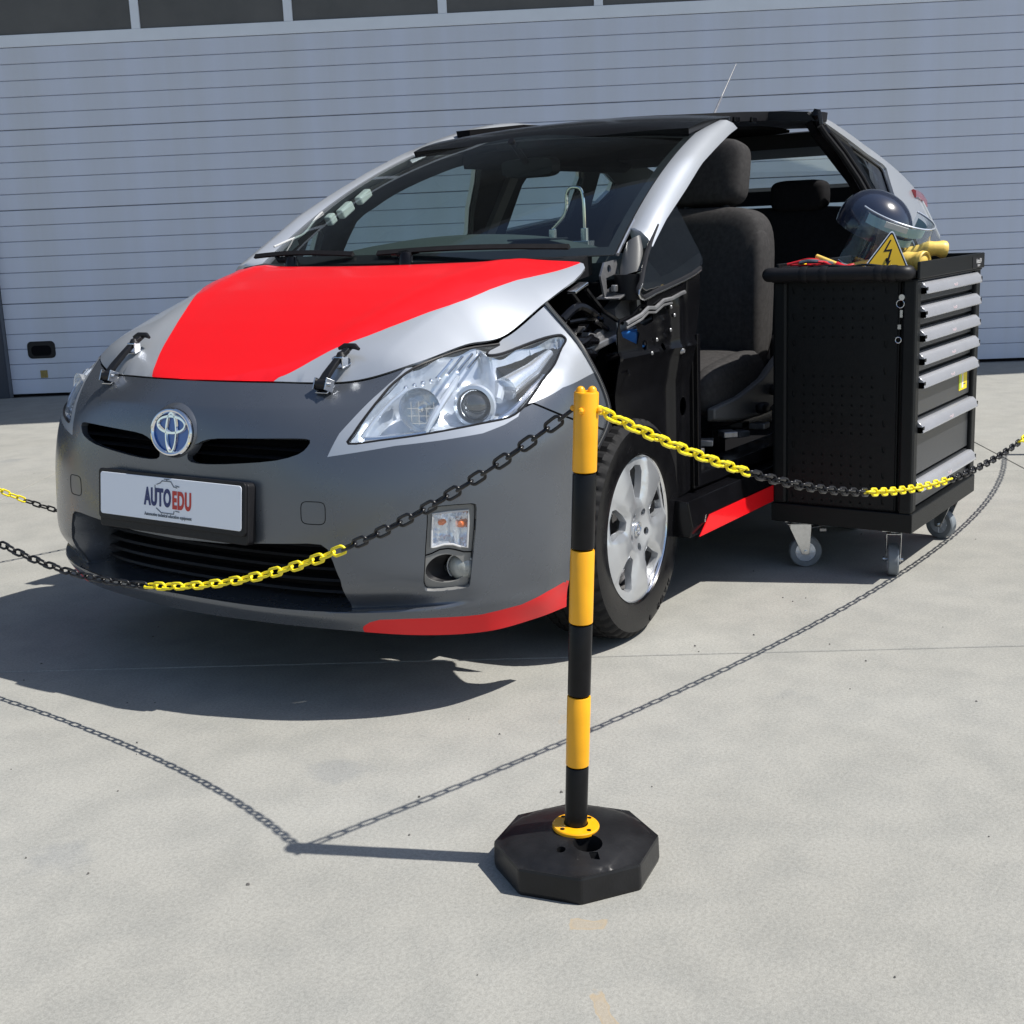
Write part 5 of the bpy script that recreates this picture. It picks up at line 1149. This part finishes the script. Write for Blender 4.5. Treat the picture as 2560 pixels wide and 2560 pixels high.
# drawers
tops=[.955,.882,.809,.737,.664,.524,.335];bots=[.884,.811,.739,.666,.527,.338,.236]
for i,(a,b) in enumerate(zip(tops,bots)):
    d=CB('drawer',X0+.06,X1-.058,Y1-.030,Y1-.016,b+.004,a-.004,m='drawer',bv=.002)
    z=a-.030
    rings=[]
    for x in(X0+.045,X1-.052):
        rings.append([(x-cx,Y1-.0155-cy,z+.022),(x-cx,Y1-.004-cy,z+.021),(x-cx,Y1+.010-cy,z+.008),(x-cx,Y1+.014-cy,z-.012),(x-cx,Y1+.011-cy,z-.015),(x-cx,Y1-.0155-cy,z-.012)])
    hnd=P('drawer_handle',MB().loft(rings),'handle',d,ang=50,bevel=.001)
    for x,w_ in((X0+.046,.006),(X1-.060,.008)): CB('handle_end_cap',x-w_,x+w_,Y1-.012,Y1+.0125,z-.0145,z+.006,m='cart',parent=hnd,bv=.001)
    ym=Y1+.0135; rmx=Matrix((Vector((-1,0,0)),Vector((0,-.2,.98)).normalized(),Vector((0,.98,.2)).normalized())).transposed()
    text('handle_print','Auto24',.013,(X0+.36-cx,Y1+.0124-cy,z-.003),rmx,'print_pk',hnd,1.,0,.0003)
# sticker on the sixth face
st_=P('warning_sticker',MB().box((X0+.14-cx,Y1-.0153-cy,.603),(.095,.0012,.104)),'sticker_y',ct,smooth=False)
P('sticker_edge',MB().box((X0+.178-cx,Y1-.0143-cy,.603),(.010,.0008,.092)),'sticker_g',st_,smooth=False)
P('sticker_hand',MB().prism([(-.01,-.045),(.012,-.045),(.010,-.01),(.002,.020),(-.006,.024),(-.004,0)],(X0+.15-cx,Y1-.0145-cy,.603),(-1,0,0),(0,0,1),(0,.0008,0)),'white_pl',st_,smooth=False)
P('sticker_lines',MB().box((X0+.14-cx,Y1-.0143-cy,.637),(.05,.0006,.003)).box((X0+.135-cx,Y1-.0143-cy,.629),(.035,.0006,.003)).box((X0+.125-cx,Y1-.0143-cy,.570),(.03,.0006,.003)),'navy',st_,smooth=False)
lb=CB('brand_plate',X0+.02,X0+.15,Y1+.0062,Y1+.0072,.962,1.0,m='black_plastic',parent=tr,bv=0)
rmx=Matrix((Vector((-1,0,0)),Vector((0,0,1)),Vector((0,1,0)))).transposed()
text('brand_lettering','Auto24',.022,(X0+.075-cx,Y1+.0074-cy,.984),rmx,'print_lt',lb,.95,.0002,.0003)
text('brand_lettering','GROUP',.010,(X0+.075-cx,Y1+.0074-cy,.969),rmx,'print_lt',lb,.95,0,.0003)
# keys
kx,ky=X1+.004,1.262
ky_=P('key_ring',MB().tube([(kx-cx,ky-cy+.012*math.cos(a),.885+.012*math.sin(a)) for a in np.linspace(0,6.283,16,endpoint=False)],.0015,6,closed=True),'zinc',ct)
P('lock_barrel',MB().lathe([(.0005,.012),(.009,.012),(.010,0)],16,'X',(X1-.002-cx,ky+.006-cy,.905)),'zinc',ky_)
P('key',MB().box((kx-cx,ky-cy+.004,.855),(.002,.008,.022)).box((kx-cx,ky-cy-.001,.815),(.003,.010,.014)),'zinc',ky_,smooth=False)
P('key',MB().tube([(kx-cx,ky-cy-.004+.009*math.cos(a),.775+.009*math.sin(a)) for a in np.linspace(0,6.283,14,endpoint=False)],.0017,6,closed=True),'zinc',ky_)
P('key_cord',MB().tube([(kx-cx,ky-cy+.004,.873),(kx-cx,ky-cy,.84),(kx-cx,ky-cy-.002,.784)],.001,5),'black_plastic',ky_)
# casters
def caster(x,y,yaw,brake):
    r_=.0535
    m=Matrix.Rotation(yaw,3,'Z');c0=Vector((x-cx,y-cy,0))
    w0=Vector((-.028,0,r_))
    cs=P('caster',MB().lathe([(.010,-.0165),(.034,-.0155),(.0345,-.0175),(.050,-.0175),(.0535,-.013),(.0535,.013),(.050,.0175),(.0345,.0175),(.034,.0155),(.010,.0165)],32,'Y',tuple(c0+m@w0),m),'blue_rub',ct)
    g=MB()
    for s_ in(-1,1):
        g.lathe([(.010,s_*.0172),(.0335,s_*.0162)],24,'Y',tuple(c0+m@w0),m)
        for k in range(8):
            a=k*math.pi/4; g.box(c0+m@(w0+Vector((.021*math.cos(a),s_*.0172,.021*math.sin(a)))),(.022,.0025,.003),m@Matrix.Rotation(-a,3,'Y'))
    P('caster_hub',g,'lampgrey',cs)
    g=MB()
    for s_ in(-1,1):
        poly=[(-.040,r_-.008),(-.016,r_-.008),(.024,.136),(.024,.150),(-.045,.150),(-.045,.13)]
        g.prism(poly,c0+m@Vector((0,s_*.0225-.0012,0)),m@Vector((1,0,0)),(0,0,1),m@Vector((0,.0025,0)))
    g.box(c0+Vector((0,0,.1505)),(.066,.048,.003),m);g.box(c0+Vector((0,0,.1635)),(.085,.075,.005),m).lathe([(.026,.153),(.030,.157),(.026,.161)],20,'Z',tuple(c0))
    P('caster_fork',g,'zinc',cs,smooth=False,bevel=.001)
    P('caster_axle',MB().tube([c0+m@(w0+Vector((0,-.032,0))),c0+m@(w0+Vector((0,.032,0)))],.0065,8),'zinc',cs)
    if brake:
        g=MB().box(c0+m@Vector((-.06,0,.138)),(.065,.034,.004),m@Matrix.Rotation(.18,3,'Y')).box(c0+m@Vector((-.085,0,.128)),(.022,.034,.012),m);P('brake_pedal',g,'steel_dark',cs,smooth=False,bevel=.002)
caster(-.935,1.235,R(20),False);caster(-.935,.905,R(-62),True);caster(-1.515,1.245,R(75),False);caster(-1.515,.905,R(40),True)
# ================= THINGS ON THE CART =================
ZM=.966
# face-shield helmet
hm=thing('safety_helmet','dark safety helmet with clear face shield, topmost of the heap on the tool cart','helmet',(-1.22,1.09,ZM))
hc=Vector((0,0,.13));hq=Matrix.Rotation(R(-14),3,'X')@Matrix.Rotation(R(66),3,'Z')@Matrix.Rotation(R(13),3,'Y')
g=MB();rings=[]
for i in range(13):
    ph=math.pi/2*(i/12)*1.10;rr_=.118*math.sin(ph)**.9 if i else .0005
    rings.append([hc+Vector((0,-.02,0))+hq@Vector((rr_*1.12*math.cos(a)-.03,rr_*math.sin(a),.118*math.cos(ph)+.005)) for a in np.linspace(0,6.283,36,endpoint=False)])
g.loft(rings,cap=False);P('helmet_shell',g,'helm',hm)
g=MB();rings=[]
for a in np.linspace(-1.5,1.5,26):
    rings.append([hc+hq@Vector((.118*math.cos(a)+.0,-.0+.118*math.sin(a),z)) for z in(.062,.030)])
g.loft(rings,cap=False,closed=False);P('brow_band',g,'helmband',hm)
g=MB();rings=[]
for a in np.linspace(-1.75,1.75,34):
    rings.append([hc+hq@Vector(((.135+.03*(1-k))*math.cos(a)+.012,(.128+.012*(1-k))*math.sin(a),-.115+.19*k)) for k in np.linspace(0,1,8)])
g.loft(rings,cap=False,closed=False);vs_=P('face_shield',g,'visor',hm)
e0=[hc+hq@Vector((.135*math.cos(a)+.012,.128*math.sin(a),.075)) for a in np.linspace(-1.75,1.75,34)];P('shield_top_edge',MB().tube(e0,.0035,6),'lampgrey',vs_)
e0=[hc+hq@Vector((.165*math.cos(a)+.012,.140*math.sin(a),-.115)) for a in np.linspace(-1.75,1.75,34)];P('shield_lower_edge',MB().tube(e0,.0016,6),'lampgrey',vs_)
P('shield_label',MB().box(hc+hq@Vector((.10,-.075,.055)),(.004,.075,.018),hq@Matrix.Rotation(-.65,3,'Z')),'white_pl',vs_,smooth=False)
g=MB();rings=[]
for a in np.linspace(-1.2,1.2,18): rings.append([hc+hq@Vector((.095*math.cos(a),.09*math.sin(a),z)) for z in(.012,-.012)])
g.loft(rings,cap=False,closed=False);P('sweat_band',g,'helmband',hm)
P('chin_part',MB().loft([[hc+hq@Vector((.05*math.cos(a)+.02,.05*math.sin(a)-.02,z)) for a in np.linspace(0,6.283,14,endpoint=False)] for z in(-.12,-.05,-.02)]),'helm',hm)
# warning triangle
tw=thing('warning_sign','yellow triangular lightning-bolt warning sign standing on the tool cart','warning sign',(-1.02,1.165,ZM))
up=Vector((-.28,0.03,.96)).normalized();rt=Vector((-.35,.937,0)).normalized();nn=rt.cross(up).normalized();rt=up.cross(nn).normalized()
Wt,Ht=.148,.134
def tri(k,rc):
    P_=[Vector((-Wt/2,0)),Vector((Wt/2,0)),Vector((0,Ht))];c=Vector((0,Ht/3));P_=[c+(p-c)*k for p in P_];o=[]
    for i in range(3):
        a,b,d=P_[i-1],P_[i],P_[(i+1)%3];u1=(a-b).normalized();u2=(d-b).normalized()
        for f_ in(0,.5,1): q=b+u1*rc*(1-f_)+u2*rc*f_; q=q+(b-q)*(.35 if f_==.5 else 0); o.append((q.x,q.y))
    return o
zz0=.012
P('sign_backing',MB().prism(tri(1.0,.012),Vector((0,0,zz0)),rt,up,nn*.003),'sign_w',tw,smooth=False)
P('sign_border',MB().prism(tri(.93,.010),Vector((0,0,zz0))+nn*.003,rt,up,nn*.0006),'navy_black',tw,smooth=False) if 'navy_black' in M else P('sign_border',MB().prism(tri(.93,.010),Vector((0,0,zz0))+nn*.003,rt,up,nn*.0006),'black_plastic',tw,smooth=False)
P('sign_face',MB().prism(tri(.83,.006),Vector((0,0,zz0))+nn*.0036,rt,up,nn*.0006),'sign_y',tw,smooth=False)
bolt=[(.002,.098),(-.003,.098),(-.018,.058),(.002,.062),(-.003,.030),(-.009,.034),(.001,.014),(.009,.034),(.003,.031),(.008,.070),(-.010,.065)]
P('bolt_symbol',MB().prism(bolt,Vector((0,0,zz0))+nn*.0042,rt,up,nn*.0006),'black_plastic',tw,smooth=False)
P('sign_prop',MB().tube([Vector((0,0,.05))-nn*.002,Vector((-.06,0,.0))],.004,6).box((-.01,0,.004),(.03,.09,.008)),'black_plastic',tw,smooth=False)
# gloves
def glove(name,label,pts_,rad,loc,fingers,mir_=1):
    t=thing(name,label,'glove',loc,0,'yellow rubber gloves')
    P('glove_body',MB().tube(smooth2(pts_,False,4),[np.interp(i,[0,(len(pts_)-1)*4],[rad[0],rad[1]])*(1+.08*math.sin(i*1.3)) for i in range((len(pts_)-1)*4+1)],16),'glove',t,ang=180)
    d_=(Vector(pts_[-1])-Vector(pts_[-2])).normalized();P('glove_cuff',MB().lathe([(rad[1]*.80,-.012),(rad[1]*.98,-.01),(rad[1]*1.04,-.004),(rad[1]*1.04,.003),(rad[1]*.97,.006),(rad[1]*.8,.004),(rad[1]*.7,-.03)],24,'Z',pts_[-1],d_.to_track_quat('Z','Y').to_matrix()),'glove',t)
    for f_ in fingers: P('glove_finger',MB().tube(smooth2(f_,False,3),[.0125-.0004*i for i in range((len(f_)-1)*3+1)],10),'glove',t,ang=180)
    return t
glove('rubber_glove','yellow rubber glove lying behind the warning sign, its cuff toward the drawers',[(0,0,.028),(.0,.05,.034),(.0,.10,.036),(.01,.135,.034)],(.026,.033),(-1.12,1.12,ZM),[[(0,0,.03),(.02,-.06,.02),(.04,-.12,.014)],[(0,0,.04),(.0,-.07,.03),(.01,-.15,.016)],[(-.01,0,.03),(-.02,-.06,.024),(-.02,-.14,.016)]])
glove('rubber_glove','yellow rubber glove folded on top at the drawer side of the helmet',[(0,0,.03),(-.02,.05,.045),(-.03,.09,.05),(-.05,.115,.046)],(.021,.027),(-1.24,1.15,ZM+.02),[[(0,0,.03),(.03,-.03,.02),(.06,-.05,.014)],[(-.01,0,.035),(.0,-.05,.03),(.03,-.10,.02)]])
P_roll=thing('insulating_stick','short pale yellow insulated rod propped on the red cables','tool',(-.99,1.0,ZM))
P('rod',MB().tube([(0,-.055,.062),(.02,.02,.036)],.0085,14),'glove',P_roll)
P('rod_grip',MB().tube([(.02,.02,.036),(.03,.055,.022)],.0105,14),'redwire',P_roll)
# tester and leads
tt=thing('multimeter','black multimeter lying flat at the corner of the tool cart by the seat','meter',(-.99,.92,ZM))
P('meter_body',MB().box((0,0,.018),(.09,.17,.032),Matrix.Rotation(.15,3,'Z')),'black_plastic',tt,bevel=.008,smooth=False)
P('meter_holster',MB().box((-.005,-.0,.036),(.06,.12,.006),Matrix.Rotation(.15,3,'Z')),'redwire',tt,bevel=.003,smooth=False)
P('meter_dial',MB().lathe([(.0005,.008),(.012,.007),(.014,0)],16,'Z',(.01,-.02,.039)),'sticker_y',tt)
def cable(label,seed,m,loc,pts_,r_=.0032,grp='test leads'):
    t=thing('test_lead',label,'cable',loc,0,grp);P('lead_cable',MB().tube(smooth2(pts_,False,5),r_,7),m,t);a,b=Vector(pts_[-1]),Vector(pts_[-2]);d=(a-b).normalized()
    P('probe',MB().tube([a-d*.01,a+d*.03,a+d*.045],[.005,.0055,.003],8),m,t);return t
cable('red test lead looped over the multimeter',1,'redwire',(-.98,.98,ZM),[(0,-.10,.045),(.02,-.05,.055),(-.01,.0,.045),(.02,.05,.03),(.0,.09,.035),(-.03,.06,.03),(.01,.02,.04)],.0042)
cable('red test lead coiled beside the pale rod',2,'redwire',(-.95,1.0,ZM),[(0,-.14,.04),(-.02,-.08,.052),(0,-.02,.045),(.01,.03,.03),(-.01,.07,.028),(.01,.10,.02)],.0042)
cable('black cable trailing along the tray lip in front of the warning sign',3,'blackwire',(-.93,1.08,ZM),[(0,-.12,.03),(.01,-.06,.035),(0,.0,.03),(.01,.05,.036),(0,.10,.03),(-.01,.15,.026)],.0042)
cable('black cable crossing under the yellow glove',4,'blackwire',(-.94,1.09,ZM),[(0,-.15,.02),(-.01,-.08,.022),(.01,-.02,.028),(0,.04,.02),(.0,.09,.027),(.01,.13,.022)],.0038)
cable('blue-grey clip lead next to the multimeter',5,'steel_dark',(-.96,.96,ZM),[(0,-.06,.045),(.01,-.02,.05),(0,.02,.045),(-.01,.05,.04)],.006)
